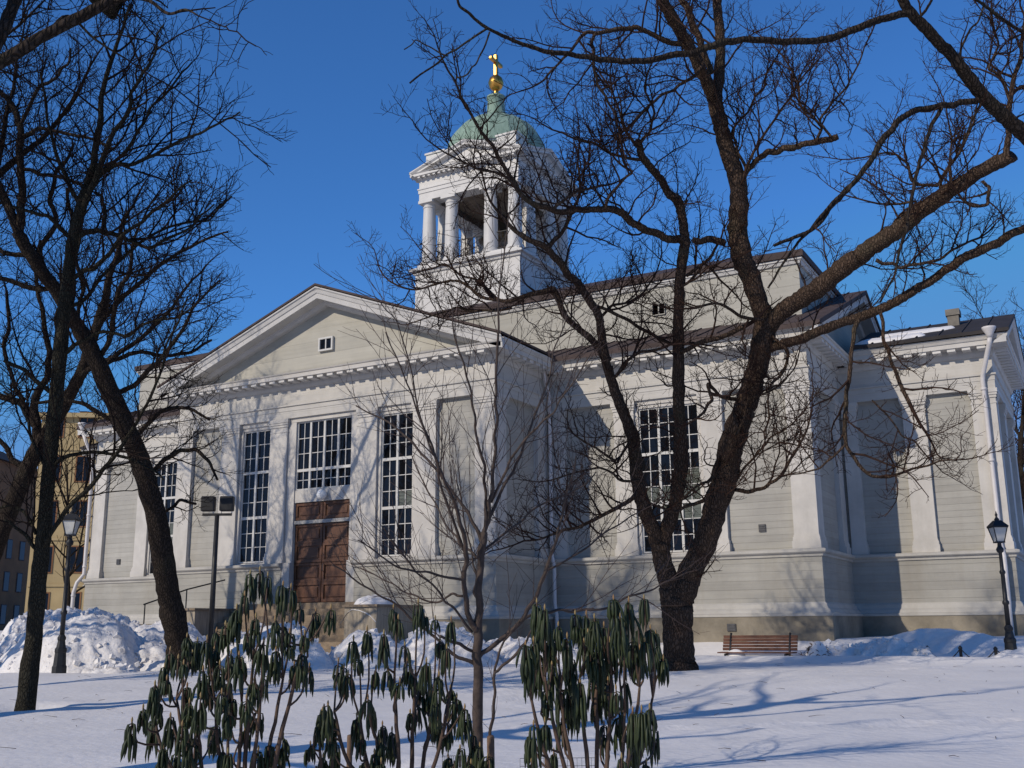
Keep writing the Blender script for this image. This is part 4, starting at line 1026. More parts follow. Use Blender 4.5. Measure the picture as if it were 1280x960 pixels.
NEAR = [(0.40, 0.4, 1.2, 30, 62, 0.13, 0.02, 0.012, 0.005, 7, 5), (0.15, 0.2, 0.6, 28, 60, 0.16, 0.015, 0.006, 0.003, 5, 3), (0.10, 0.06, 0.22, 28, 60, 0.18, 0.02, 0.0035, 0.002, 3, 3)]
def near_left_tree():
    """stands just outside the picture on the left; two of its boughs cross the upper left corner"""
    rng = random.Random(41); D = 9.0
    f = CAM+FWD*6.0; 
    hor = Vector((FWD.x,FWD.y,0)).normalized(); rt = Vector((RGT.x,RGT.y,0)).normalized()
    base = CAM+hor*6.5-rt*6.6; base.z = gz(base.x, base.y)-0.2
    def V(r, d, h): q = CAM+hor*d+rt*r; q.z = base.z+0.2+h; return q
    trunk = smooth_path([(base,0.34),(V(-6.6,6.5,0.6),0.27),(V(-6.55,6.5,2.0),0.25),(V(-6.5,6.6,3.6),0.24),(V(-6.45,6.7,5.0),0.22),(V(-6.3,6.8,6.6),0.18),(V(-6.2,6.9,8.2),0.14)], 5, 0.03, rng)
    e1 = at(0,78,8.6); e2 = at(60,42,8.7); e3 = at(130,6,8.8); e4 = at(190,-25,9)
    limbs = []
    def add(pts, dens): p, r = smooth_path(pts, 5, 0.05, rng); limbs.append((p, r, dens, 0.12))
    add([(V(-6.5,6.6,3.6),0.13),(at(-190,160,8.3),0.075),(at(-80,118,8.5),0.056),(e1,0.052),(e2,0.048),(e3,0.044),(e4,0.038),(at(235,-60,9.2),0.028)], 0.5)
    add([(e3+(e4-e3)*0.1,0.012),(at(165,-2,8.75),0.016),(at(187,1,8.7),0.016),(at(210,17,8.6),0.013),(at(232,12,8.5),0.010),(at(248,20,8.4),0.006)], 0.8)
    add([(e2,0.018),(at(85,20,8.9),0.013),(at(120,50,9.0),0.010),(at(160,75,9.1),0.007)], 0.8)
    add([(V(-6.4,6.7,4.6),0.11),(at(-120,160,8.9),0.075),(at(-35,100,9.2),0.06),(at(0,45,9.4),0.055),(at(12,18,9.5),0.055),(at(22,-8,9.6),0.052),(at(40,-60,9.8),0.04)], 0.5)
    for (a, h0, ln, up) in ((-2.0,3.0,4.0,0.1),(2.6,3.4,3.6,0.10),(2.0,4.2,4.0,0.16),(-1.7,4.8,4.6,0.16),(3.0,6.0,4.2,0.16),(2.3,6.2,4.2,0.2),(-2.6,6.9,3.6,0.2),(1.7,7.6,3.6,0.4),(-1.3,8.0,3.5,0.4)):
        d = rt*math.cos(a)+hor*math.sin(a)
        q = V(-6.4,6.7,h0); pts, rds = walk(rng, q, d+Vector((0,0,0.55)), ln, 12, 0.12, up*0.35, 0.09, 0.02); limbs.append((pts, rds, 0.7, 0.15))
    tree('linden_tree', 'near bare tree whose thick boughs cross the upper left corner of the picture', 'tree', trunk, limbs, M['bark2'], M['twig2'], NEAR, 43, 'bare park trees')
near_left_tree()

def right_edge_tree():
    """stands just outside the picture on the right; its bough hangs in from the top right corner"""
    rng = random.Random(51); D = 13.5
    def L(pts, dens=1.0, d0=D, d1=D, st=0.1): p, r = limb3(pts, d0, d1, 0.05, 5, rng); return (p, r, dens, st)
    hor = Vector((FWD.x,FWD.y,0)).normalized(); rt = Vector((RGT.x,RGT.y,0)).normalized()
    b = CAM+hor*14.5+rt*9.4; g0 = gz(b.x, b.y)
    def V(r, d, h): q = CAM+hor*d+rt*r; q.z = g0+h; return q
    trunk = smooth_path([(V(9.4,14.5,-0.2),0.36),(V(9.4,14.5,0.5),0.29),(V(9.4,14.4,2.5),0.27),(V(9.3,14.3,4.5),0.25),(V(9.2,14.2,6.5),0.2),(V(9.1,14.1,8.5),0.14)], 5, 0.03, rng)
    j = (V(9.35,14.3,4.3), 0.13)
    p, r = smooth_path([j, (at(1390,250,13.8),0.11), (at(1300,185,13.6),0.10)], 5, 0.03, rng)
    limbs = [(p, r, 0.2, 0.1),
     L([(1304,188,19),(1280,168,18),(1258,148,18),(1238,130,17),(1222,112,17),(1205,90,16),(1190,70,15),(1172,52,14),(1155,33,14),(1140,18,13),(1125,-4,12),(1105,-40,10)], 0.35, 13.6, 12.6),
     L([(1138,17,10),(1118,20,9.5),(1095,26,9.5),(1070,36,9.5),(1050,44,9.5),(1025,50,9),(995,51,8.5),(960,50,8.5),(930,49,8.5),(905,52,9),(880,60,9),(850,67,8.5),(815,75,8),(790,76,8),(765,75,7.5),(735,71,7),(710,67,6.5),(680,64,6),(650,54,5),(625,43,4.5),(595,25,4),(575,8,3.5),(560,-15,3)], 0.13, 12.6, 11.0),
     L([(610,35,3),(590,48,2.8),(570,62,2.5),(548,78,2.5),(530,90,2.4),(512,104,2.4)], 0.1, 11.1, 11.1),
     L([(560,70,2),(540,60,1.8),(520,50,1.6),(505,62,1.4)], 0.1, 11.2, 11.2),
     L([(612,40,2.4),(605,60,2.2),(595,80,2),(585,92,2),(570,97,2)], 0.1, 11.1, 11.0),
     L([(1222,126,8),(1200,128,8),(1180,131,8),(1160,136,8),(1140,140,8),(1122,152,8),(1105,172,8),(1092,195,7.5),(1080,212,7),(1066,230,6.5),(1050,248,6),(1030,272,5.5),(1010,290,5),(985,300,4.5),(968,307,4)], 0.35, 13.2, 12.2),
     L([(1072,222,5),(1060,238,5),(1042,252,4.5),(1022,275,4),(1000,300,3.5),(975,335,3),(960,360,2.5)], 0.4, 12.5, 12.2),
     L([(1178,133,5),(1165,155,5),(1157,178,5),(1150,200,4.8),(1145,220,4.5),(1140,245,4.5),(1134,270,4.2),(1130,295,4),(1124,315,3.5),(1118,345,3),(1100,378,2.5)], 0.3, 13.0, 12.8),
     L([(1226,130,3.5),(1215,150,3),(1206,172,2.6),(1196,190,2)], 0.5, 13.2, 13.2),
     L([(1200,75,3.5),(1202,58,3),(1210,42,2.8),(1222,28,2.4),(1230,10,2)], 0.4, 13.2, 13.3),
     L([(1148,22,4),(1160,8,3.5),(1168,-8,3)], 0.3, 12.7, 12.7),
     L([(1300,52,5),(1275,38,4.5),(1255,25,4),(1235,10,4),(1210,-6,3.5)], 0.4, 13.8, 13.2),
    ]
    q = V(9.2,14.2,6.3)
    for (a, h0, ln) in ((0.2,5.0,4.2),(1.4,5.6,4.5),(-1.2,6.2,3.8),(2.2,7.4,3.4),(0.8,8.0,3.2),(-0.4,8.2,3.2)):
        d = rt*math.cos(a)+hor*math.sin(a); pts, rds = walk(rng, V(9.15,14.15,h0), d+Vector((0,0,0.6)), ln, 12, 0.12, 0.05, 0.09, 0.02); limbs.append((pts, rds, 0.7, 0.15))
    tree('maple_tree', 'bare tree beyond the right edge whose long bough hangs in from the top right corner', 'tree', trunk, limbs, M['bark2'], M['twig'], NEAR, 53, 'bare park trees', tips=False)
right_edge_tree()

def young_tree():
    rng = random.Random(61); D = 7.6
    def L(pts, dens=1.0, d0=D, d1=D, st=0.15): p, r = limb3([(a, b, c*0.86) for a, b, c in pts], d0, d1, 0.03, 5, rng); return (p, r, dens, st)
    tr = limb3([(595,1030,18),(596,985,15),(597,930,13.5),(597,880,13),(598,840,12.5),(598,800,11.5),(600,760,9.5),(600,715,9),(601,690,9),(605,665,8.5)], D, D, 0.02, 4, rng)
    b = tr[0][0]; b.z = gz(b.x, b.y)-0.1
    SP = [(0.11, 0.25, 0.95, 20, 46, 0.06, 0.02, 0.0038, 0.0017, 7, 4), (0.10, 0.10, 0.42, 22, 48, 0.08, 0.02, 0.0021, 0.0012, 4, 3)]
    limbs = [
     L([(604,668,7),(612,645,6.5),(616,615,5.5),(617,580,5),(618,545,4.5),(619,505,4.2),(620,470,4),(622,430,3.6),(623,390,3),(626,350,2.4),(632,300,2),(636,265,1.5)], 1.0, 7.6, 7.3, 0.05),
     L([(597,790,9),(590,780,8.5),(584,765,8),(581,740,7.5),(580,715,7.5),(582,690,7),(579,665,6.5),(572,640,5.5),(562,615,5),(552,592,4.5),(543,568,4),(532,540,3.4),(520,510,2.8),(508,478,2.3),(495,445,2),(482,415,1.6)], 1.1, 7.6, 7.1),
     L([(603,680,5.5),(590,652,5),(577,630,4.6),(555,600,4),(535,575,3.8),(515,552,3.4),(495,535,3),(470,520,2.4),(445,507,2)], 1.1, 7.6, 8.0),
     L([(581,690,4.5),(570,660,4.2),(557,625,4),(548,595,3.6),(538,560,3.2),(525,520,2.8),(518,485,2.4),(508,440,2),(495,400,1.7),(470,372,1.4),(440,360,1.2)], 1.0, 7.5, 6.9),
     L([(606,665,5.5),(607,635,5),(605,600,4.6),(602,570,4.2),(594,535,3.8),(590,505,3.4),(583,470,3),(574,440,2.6),(566,405,2.2),(560,370,1.8)], 1.0, 7.6, 7.4),
     L([(610,650,5.5),(622,625,5),(634,600,4.6),(645,580,4.2),(655,555,3.8),(668,520,3.4),(680,490,3),(690,455,2.5),(702,415,2),(710,380,1.6)], 1.0, 7.6, 8.0),
     L([(614,628,4),(628,598,4),(638,575,3.8),(660,545,3.4),(680,525,3),(700,500,2.5),(722,470,2),(740,440,1.6)], 1.1, 7.6, 7.2),
     L([(598,822,7),(610,812,7),(625,800,7),(640,788,7),(655,772,6.6),(668,750,6),(676,728,5.5),(684,708,5),(692,685,4.4),(698,660,4),(705,630,3.4),(714,600,2.8),(720,570,2.2)], 0.9, 7.6, 7.9),
     L([(652,775,5),(675,765,4.5),(700,762,4.2),(730,762,4),(765,758,3.4),(800,742,2.8),(830,728,2.2),(860,715,1.6)], 1.0, 7.7, 8.2),
     L([(680,715,3.4),(700,705,3.2),(725,690,3),(748,672,2.6),(775,655,2.2),(800,640,1.8)], 1.0, 7.8, 8.2),
     L([(596,832,6),(580,824,5.5),(562,814,5),(548,800,4.4),(530,785,4),(510,770,3.6),(490,752,3.2),(465,738,2.8),(440,722,2.4),(415,706,2)], 1.0, 7.6, 7.3),
     L([(592,815,5),(575,805,5),(560,800,4.6),(550,795,4)], 0.6, 7.6, 7.4),
     L([(580,725,4),(560,722,3.8),(535,715,3.5),(510,712,3),(490,705,2.6),(470,690,2.2),(448,675,1.8)], 1.2, 7.5, 7.0),
     L([(581,745,4),(566,742,3.6),(550,752,3.2),(530,750,2.8),(505,740,2.4),(480,725,2),(450,710,1.6)], 1.2, 7.6, 8.0),
     L([(590,790,4),(575,770,3.6),(556,752,3.4),(540,730,3),(520,715,2.6),(500,690,2.2),(480,660,1.8)], 1.1, 7.6, 7.2),
     L([(602,690,4),(615,680,3.8),(640,660,3.5),(662,640,3.2),(690,625,2.8),(720,612,2.2),(745,590,1.8)], 1.1, 7.6, 8.0),
     L([(601,700,4),(590,690,3.6),(575,682,3.2),(560,660,2.8),(545,630,2.4),(528,600,2),(515,570,1.6)], 1.0, 7.6, 8.2),
     L([(599,760,3.6),(592,740,3.4),(596,720,3),(590,690,2.8),(580,650,2.4),(570,600,2)], 0.9, 7.6, 7.9),
     # suckers at the right of the foot
     L([(610,965,5),(613,930,5),(617,895,4.6),(619,865,4.4),(618,842,4.2),(628,832,4.4),(645,818,4.2),(658,802,3.6),(664,788,3)], 0.3, 7.6, 7.5),
     L([(618,845,4),(622,825,3.6),(627,808,3.2),(636,795,2.8),(645,780,2.2)], 0.6, 7.6, 7.6),
    ]
    tree('young_tree', 'young smooth-stemmed multi-branched bare tree rising between the rhododendrons in the foreground', 'tree', tr, limbs, M['youngbark'], M['youngtwig'], SP, 67, 'bare park trees', tips=False)
young_tree()

def free_tree(label, base, H, seed, spec, bark, twig, spread=1.0, group='bare park trees', r=0.16):
    rng = random.Random(seed); base = Vector(base)
    pts, rds = walk(rng, base-Vector((0,0,0.3)), Vector((0,0,1)), H*0.75, 10, 0.05, 0.05, r, r*0.35)
    limbs = []
    for i in range(3, 11):
        for k in range(2):
            a = rng.uniform(0, 2*PI); d = Vector((math.cos(a)*spread, math.sin(a)*spread, rng.uniform(0.5,1.2)))
            q, rr = walk(rng, pts[i], d, H*rng.uniform(0.26,0.45)*(1.25-i*0.06), 9, 0.10, 0.05, rds[i]*0.6, 0.012); limbs.append((q, rr, 0.9, 0.1))
    return tree('bare_tree', label, 'tree', (pts, rds), limbs, bark, twig, spec, seed+1, group)
BACK = [(0.7, 1.0, 2.4, 30, 60, 0.14, 0.05, 0.022, 0.010, 5, 4), (0.4, 0.5, 1.2, 30, 60, 0.15, 0.03, 0.012, 0.008, 3, 3)]
def px_ground(px, d): 
    q = at(px, 780, d); q.z = gz(q.x, q.y); return q
TALL = [(0.34, 0.9, 2.6, 30, 60, 0.14, 0.05, 0.026, 0.010, 6, 4), (0.20, 0.4, 1.2, 30, 60, 0.15, 0.03, 0.013, 0.007, 4, 3), (0.16, 0.15, 0.5, 30, 60, 0.15, 0.03, 0.007, 0.005, 2, 3)]
for (x, y, H, sd, lb) in ((2.0,-17.2,14.5,141,'tall bare tree left of the picture, shading the right church wall'),(-4.0,-14.0,13.0,143,'tall bare tree left of the picture, shading the portico front'),(6.3,-19.6,17.0,145,'tallest bare tree left of the picture, shading the right wing')):
    free_tree(lb, (x, y, gz(x, y)), H, sd, TALL, M['bark2'], M['twig2'], 0.75, r=0.2)
free_tree('dense bare tree right behind the right end of the church', px_ground(1292, 44), 15, 79, TALL, M['bark2'], M['twig'], 0.7)
free_tree('distant bare tree behind the right end of the church', px_ground(1300, 58), 15, 71, BACK, M['bark2'], M['twig'], 0.8)
free_tree('distant bare tree standing further right behind the church end', px_ground(1345, 50), 14, 73, BACK, M['bark2'], M['twig'], 0.8)
free_tree('thin bare tree in front of the yellow apartment building', px_ground(86, 46), 11, 75, BACK, M['bark2'], M['twig2'], 0.7, r=0.10)

# ------------------------------------------------------------------ rhododendrons
def rhododendron(label, foot, D, tips, seed, spread=0.35, lo=0.07, hi=0.13, group='rhododendron bushes'):
    rng = random.Random(seed)
    b = at(foot[0], foot[1], D); b.z = gz(b.x, b.y)
    root = empty('rhododendron_bush', b); tag(root, label, 'bush', group)
    stems = MB(); leaves = MB(); buds = MB()
    P = []
    for (x, y) in tips:
        P.append(at(x, y, D+rng.uniform(-spread, spread))-b)
        if rng.random() < (0.4 if y > 800 else 0.15) and y > 740: P.append(at(x+rng.uniform(-14,14), y+rng.uniform(8,40), D+rng.uniform(-spread, spread))-b)
    # stems: forks gather the tips into a few main shoots
    k = max(3, len(P)//7)
    mains = []
    order = sorted(range(len(P)), key=lambda i: (P[i].dot(RGT)))
    chunks = [order[i::1][j*len(order)//k:(j+1)*len(order)//k] for i in (0,) for j in range(k)]
    for ch in chunks:
        if not ch: continue
        c = sum((P[i] for i in ch), Vector())/len(ch); low = min(P[i].z for i in ch)
        foot_ = Vector((c.x*0.22+rng.gauss(0,.04), c.y*0.22+rng.gauss(0,.04), -0.15))
        f1 = Vector((c.x*0.55, c.y*0.55, c.z*0.42)); f2 = Vector((c.x*0.85, c.y*0.85, max(0.25, c.z-0.28)))
        pts, rr = smooth_path([(foot_,0.014),(f1,0.0115),(f2,0.009),(c+Vector((0,0,-0.08)),0.006)], 4, 0.25, rng); stems.tube(pts, rr, 6)
        for i in ch:
            q = P[i]; j = min(range(len(pts)), key=lambda n_: (pts[n_]-q).length+ (0.35 if pts[n_].z > q.z-0.12 else 0)); s0 = pts[j]
            mid = s0.lerp(q, 0.55)+Vector((rng.gauss(0,.02), rng.gauss(0,.02), -0.05))
            sp, sr = smooth_path([(s0,0.006),(mid,0.005),(q,0.0035)], 3); stems.tube(sp, sr, 5)
    for q in P:
        buds.tube([q+Vector((0,0,-0.012)), q+Vector((0,0,0.004)), q+Vector((0,0,0.012)), q+Vector((0,0,0.019))], [0.003,0.0052,0.0038,0.001], 6)
        stems.tube([q+Vector((0,0,-0.09)), q], [0.004,0.0035], 5)
        base_len = rng.uniform(lo, hi)
        for whorl in range(rng.choice((1,2,2))):
            n = rng.randint(5, 8); a0 = rng.uniform(0, 2*PI); zz = -0.045*whorl-rng.uniform(0,0.01)
            for i in range(n):
                a = a0+i*2*PI/n+rng.uniform(-.4,.4); o = Vector((math.cos(a), math.sin(a), 0)); ln = base_len*rng.uniform(0.7, 1.2); sp_ = rng.uniform(-0.02, 0.16)
                if rng.random() < 0.07: sp_ = rng.uniform(0.25, 0.5)
                p0 = q+o*0.003+Vector((0,0,zz+rng.uniform(-0.02,0.0)))
                p1 = p0+o*0.013*rng.uniform(.6,1.5)+Vector((0,0,-0.006)); p2 = p1+(o*sp_+Vector((0,0,-1)))*ln*0.35+o*0.002; p3 = p2+(o*sp_*0.5+Vector((rng.gauss(0,.06),rng.gauss(0,.06),-1)))*ln*0.4; p4 = p3+(o*sp_*0.2+Vector((rng.gauss(0,.1),rng.gauss(0,.1),-1)))*ln*0.25
                w = rng.uniform(0.0055, 0.0090)
                leaves.tube([p0,p1,p2,p3,p4], [0.0018,w*0.6,w,w*0.85,w*0.12], 5)
    stems.build('stems', M['stem'], root, True); leaves.build('leaves', M['leaf'], root, True); buds.build('buds', M['bud'], root, True)['kind'] = 'stuff'
    return root
B1T = [(313,716),(325,712),(335,719),(354,730),(364,733),(296,759),(306,743),(375,757),(395,764),(414,759),(271,788),(234,795),(259,798),(247,800),(213,812),(206,833),(223,822),(241,815),(289,816),(299,818),(275,829),(254,836),(234,857),(237,877),(199,877),(179,884),(165,901),(192,898),(213,895),(323,884),(330,843),(368,829),(378,816),(381,791),(354,781),(344,774),(323,936),(285,939),(354,919),(337,929),(306,912),(251,870),(262,855),(285,850),(320,770),(330,800),(345,812),(310,790),(270,905),(240,930),(220,940),(300,955),(250,960),(345,955),(362,790),(290,870),(318,850),(268,812),(228,905),(282,780)]
B2T = [(442,798),(459,786),(492,759),(523,752),(544,773),(564,774),(480,791),(506,805),(449,822),(430,833),(423,826),(485,836),(509,826),(533,826),(549,843),(526,853),(538,864),(563,860),(571,870),(581,884),(465,884),(478,905),(490,912),(446,894),(451,922),(523,880),(410,880),(403,888),(498,772),(530,770),(550,800),(500,850),(516,840),(470,835),(545,885),(560,900),(468,940),(455,950)]
B3T = [(671,752),(681,760),(657,805),(667,800),(698,781),(719,767),(733,767),(743,771),(755,781),(767,748),(786,750),(805,747),(813,785),(820,791),(829,822),(798,782),(781,791),(764,802),(748,815),(709,795),(688,795),(674,815),(661,820),(712,823),(730,802),(774,891),(791,888),(812,884),(802,886),(781,850),(667,905),(681,901),(664,950),(777,946),(808,952),(702,901),(690,830),(720,845),(740,840),(760,830),(800,810),(790,800),(735,790),(715,870),(700,860),(745,870),(770,860),(685,860),(675,780),(755,905),(775,770),(806,800),(818,805),(760,850)]
B4T = [(592,918),(575,935),(600,932),(585,950),(568,955),(610,945),(560,945),(596,955)]
B5T = [(405,884),(398,905),(415,900),(388,930),(420,925),(404,945)]
rhododendron('tall wilted rhododendron with rolled hanging leaves at the lower left', (300,1000), 5.2, B1T, 81, lo=0.06, hi=0.115)
rhododendron('middle wilted rhododendron left of the young tree stem', (505,1000), 5.4, B2T, 82)
rhododendron('dense wilted rhododendron in front of the big maple trunk, right of the young tree', (745,1000), 5.0, B3T, 83, lo=0.08, hi=0.155)
rhododendron('small low rhododendron at the foot of the young tree', (588,1010), 5.3, B4T, 84, 0.2)
rhododendron('sparse low rhododendron between the left and middle bushes', (405,1000), 5.5, B5T, 85, 0.2)

# ------------------------------------------------------------------ stakes and wire guard
def stake(px, py, d, label, w=0.024):
    t = at(px, py, d); g = gz(t.x, t.y)-0.15
    o = MB(); o.tube([Vector((0,0,0)), Vector((0.004,0,(t.z-g)*0.5)), Vector((0,0.003,t.z-g-0.01)), Vector((0,0,t.z-g))], [w,w*0.97,w*0.93,w*0.8], 10)
    ob = o.build('wooden_stake', M['stake'], None, True); ob.location = (t.x, t.y, g); tag(ob, label, 'stake', 'wooden garden stakes')
stake(613, 920, 6.2, 'round wooden stake right beside the young tree stem'); stake(437, 919, 6.2, 'round wooden stake between the left and middle rhododendrons', 0.018); stake(684, 948, 6.4, 'short wooden stake under the right rhododendron', 0.02)
def guard(label, x0, x1, ytop, d):
    a = at(x0, ytop, d); b = at(x1, ytop, d); g = min(gz(a.x,a.y), gz(b.x,b.y))-0.1
    o = MB(); n = 16
    for i in range(n+1):
        p = a.lerp(b, i/n); o.tube([Vector((p.x,p.y,g)), Vector((p.x,p.y,a.z))], [0.0016]*2, 4, False)
    for z in np.linspace(g+0.1, a.z, 9): o.tube([Vector((a.x,a.y,z)), Vector((b.x,b.y,z))], [0.0016]*2, 4, False)
    c = a.lerp(b, 0.5)
    for i, v in enumerate(o.v): o.v[i] = (v[0]-c.x, v[1]-c.y, v[2]-g)
    ob = o.build('wire_guard', M['wire']); ob.location = (c.x, c.y, g); tag(ob, label, 'wire guard', 'low wire guards')
guard('low green wire guard in the snow left of the young tree foot', 553, 590, 945, 6.3); guard('low green wire guard in the snow under the right rhododendron', 650, 745, 948, 6.6)

# ------------------------------------------------------------------ lamps
def street_lamp(label, base, H, sc=1.0, lean=0):
    t = empty('street_lamp', base); tag(t, label, 'street lamp', 'old street lamps')
    hb = H-0.72*sc
    m_ = MB(); m_.lathe([(0.17,-0.2),(0.17,0.05),(0.15,0.08),(0.13,0.35),(0.14,0.38),(0.14,0.44),(0.11,0.48),(0.085,0.62),(0.10,0.66),(0.10,0.70),(0.06,0.76)], 8); m_.build('pedestal', M['iron'], t)
    m_ = MB(); m_.lathe([(0.055,0.74),(0.052,1.2),(0.075,1.23),(0.075,1.28),(0.05,1.31),(0.045,hb*0.72),(0.065,hb*0.73),(0.065,hb*0.745),(0.042,hb*0.76),(0.038,hb-0.25),(0.075,hb-0.22),(0.085,hb-0.16),(0.05,hb-0.1),(0.04,hb-0.02),(0.09,hb)], 14); m_.build('post', M['iron'], t, True)
    l = empty('lantern', (0,0,0)); bpy.data.objects.remove(l)
    m_ = MB(); a, b = 0.11*sc, 0.20*sc; z0, z1 = hb, hb+0.42*sc
    for k in range(4):
        an = PI/4+k*PI/2; c0 = Vector((math.cos(an)*a*1.41, math.sin(an)*a*1.41, z0)); c1 = Vector((math.cos(an)*b*1.41, math.sin(an)*b*1.41, z1)); m_.tube([c0,c1], [0.012,0.012], 5)
    m_.box(-a-0.015, a+0.015, -a-0.015, a+0.015, z0-0.02, z0+0.01); m_.box(-b-0.02, b+0.02, -b-0.02, b+0.02, z1, z1+0.03)
    lan = m_.build('lantern', M['iron'], t)
    g = MB(); a2, b2 = a*0.95, b*0.95; i = 0
    g.v = [(-a2,-a2,z0),(a2,-a2,z0),(a2,a2,z0),(-a2,a2,z0),(-b2,-b2,z1),(b2,-b2,z1),(b2,b2,z1),(-b2,b2,z1)]; g.f = [(0,1,5,4),(1,2,6,5),(2,3,7,6),(3,0,4,7)]
    g.build('glass', M['lampglass'], lan)
    r = MB(); e = b+0.03; za = z1+0.032
    r.v = [(-e,-e,za),(e,-e,za),(e,e,za),(-e,e,za),(-0.07,-0.07,za+0.18*sc),(0.07,-0.07,za+0.18*sc),(0.07,0.07,za+0.18*sc),(-0.07,0.07,za+0.18*sc)]; r.f = [(0,1,5,4),(1,2,6,5),(2,3,7,6),(3,0,4,7),(4,5,6,7),(3,2,1,0)]
    r.lathe([(0.05,0),(0.06,0.03),(0.03,0.06),(0.022,0.10),(0.035,0.13),(0.02,0.16),(0.004,0.22)], 10, (0,0,za+0.18*sc)); r.build('lantern_roof', M['iron'], lan)
    t.rotation_euler = (0, 0, 0.5)
def lamp_at(label, pxb, pyb, pyt, d):
    b = at(pxb, pyb, d); tp = at(pxb, pyt, d); street_lamp(label, b, tp.z-b.z-0.02, 0.78)
lamp_at('black iron street lamp before the right end of the church', 1265, 824, 642, 24.0)
lamp_at('black iron street lamp in front of the big ploughed snow pile on the left', 74, 836, 633, 24.2)
def floodlight():
    b = at(263, 800, 25.5); tp = at(268, 640, 25.5); H = tp.z-b.z
    t = empty('floodlight_mast', b, math.atan2(RGT.y, RGT.x)); tag(t, 'slim dark mast carrying two square floodlights in front of the portico', 'floodlight')
    m_ = MB(); m_.tube([Vector((0,0,-0.5)), Vector((0,0,H))], [0.07,0.055], 12); m_.build('mast', M['iron'], t, True)
    m_ = MB(); m_.box(-0.36,0.36,-0.03,0.03,H-0.02,H+0.04); m_.build('crossbar', M['iron'], t)
    for s in (-1, 1):
        m_ = MB(); c = s*0.23; m_.box(c-0.17, c+0.17, -0.10, 0.10, H+0.09, H+0.46); f = m_.build('floodlight', M['iron'], t, bevel=0.03)
        m_ = MB(); m_.box(c-0.14, c+0.14, 0.095, 0.115, H+0.12, H+0.43); m_.build('glass', M['glass'], f)
        m_ = MB(); m_.tube([Vector((c-0.13,0,H+0.04)), Vector((c-0.13,0,H+0.14))], [0.015]*2, 6); m_.tube([Vector((c+0.13,0,H+0.04)), Vector((c+0.13,0,H+0.14))], [0.015]*2, 6); m_.build('bracket', M['pipe'], f)
floodlight()

# ------------------------------------------------------------------ bench
def bench():
    a = at(906, 812, 27.6); b = at(988, 812, 26.8); c = (a+b)/2
    d = b-a; rz = math.atan2(d.y, d.x); z = gz(c.x, c.y)-0.44
    t = empty('park_bench', (c.x, c.y, z), 0.0); tag(t, 'weathered red slatted park bench half sunk in snow against the church wall', 'bench')
    Wd = 0.98
    m_ = MB()
    for i in range(5): m_.box(-Wd, Wd, -0.26+i*0.09, -0.26+i*0.09+0.07, 0.50, 0.53)
    m_.build('seat', M['wood'], t, bevel=0.006)
    m_ = MB()
    for i in range(5):
        z0 = 0.56+i*0.078; y0 = 0.20+i*0.03
        m_.box(-Wd, Wd, y0, y0+0.025, z0, z0+0.07)
    m_.build('backrest', M['wood'], t, bevel=0.006)
    for s in (-1, 1):
        x = s*0.78; m_ = MB()
        m_.tube([Vector((x,-0.22,-0.1)), Vector((x,-0.20,0.3)), Vector((x,-0.22,0.485))], [0.03]*3, 8); m_.tube([Vector((x,0.22,-0.1)), Vector((x,0.17,0.3)), Vector((x,0.19,0.52)), Vector((x,0.365,1.0))], [0.03]*4, 8); m_.tube([Vector((x,-0.22,0.47)), Vector((x,0.19,0.47))], [0.025]*2, 8)
        m_.build('leg', M['iron'], t, True)
    return c
b_ = bench()
snow_pile('small snow patch lying on the left end of the bench seat', b_.x-0.55, b_.y-0.05, 0.24, 0.15, 0.07, seed=66, material='snow', lump=0.015, step=0.03, zb=gz(b_.x, b_.y)-0.44+0.53, name='snow_patch', cat='snow')

# ------------------------------------------------------------------ chain posts
def chain_posts():
    pts = []
    for i, (x, y, d) in enumerate(((1159,812,24.5),(1200,812,24.2),(1244,813,23.8))):
        tp = at(x, y-5, d); b = tp.copy(); b.z = tp.z-0.34
        o = MB(); o.lathe([(0.035,-0.15),(0.035,0.26),(0.045,0.27),(0.045,0.30),(0.015,0.34)], 10); ob = o.build('chain_post', M['iron'], None, True); ob.location = b
        tag(ob, ('short iron chain post in the snow, farthest from the right street lamp','short iron chain post in the snow, middle of the three','short iron chain post in the snow, nearest the right street lamp')[i], 'post', 'low chain posts'); pts.append(b+Vector((0,0,0.28)))
    pts = [at(1128,826,24.7)] + pts + [at(1272,826,23.6)]
    c = MB(); o0 = pts[2].copy()
    for i in range(len(pts)-1):
        a, b = pts[i], pts[i+1]; L = []
        n = 10
        for k in range(n+1):
            t = k/n; q = a.lerp(b, t); q.z -= 0.26*4*t*(1-t) if 0 < i < len(pts)-2 else 0.05*4*t*(1-t); L.append(q-o0)
        c.tube(L, [0.012]*(n+1), 6)
    ch = c.build('chain', M['iron'], None, True); ch.location = o0; tag(ch, 'sagging iron chain hung between the three short posts in the snow', 'chain')
chain_posts()

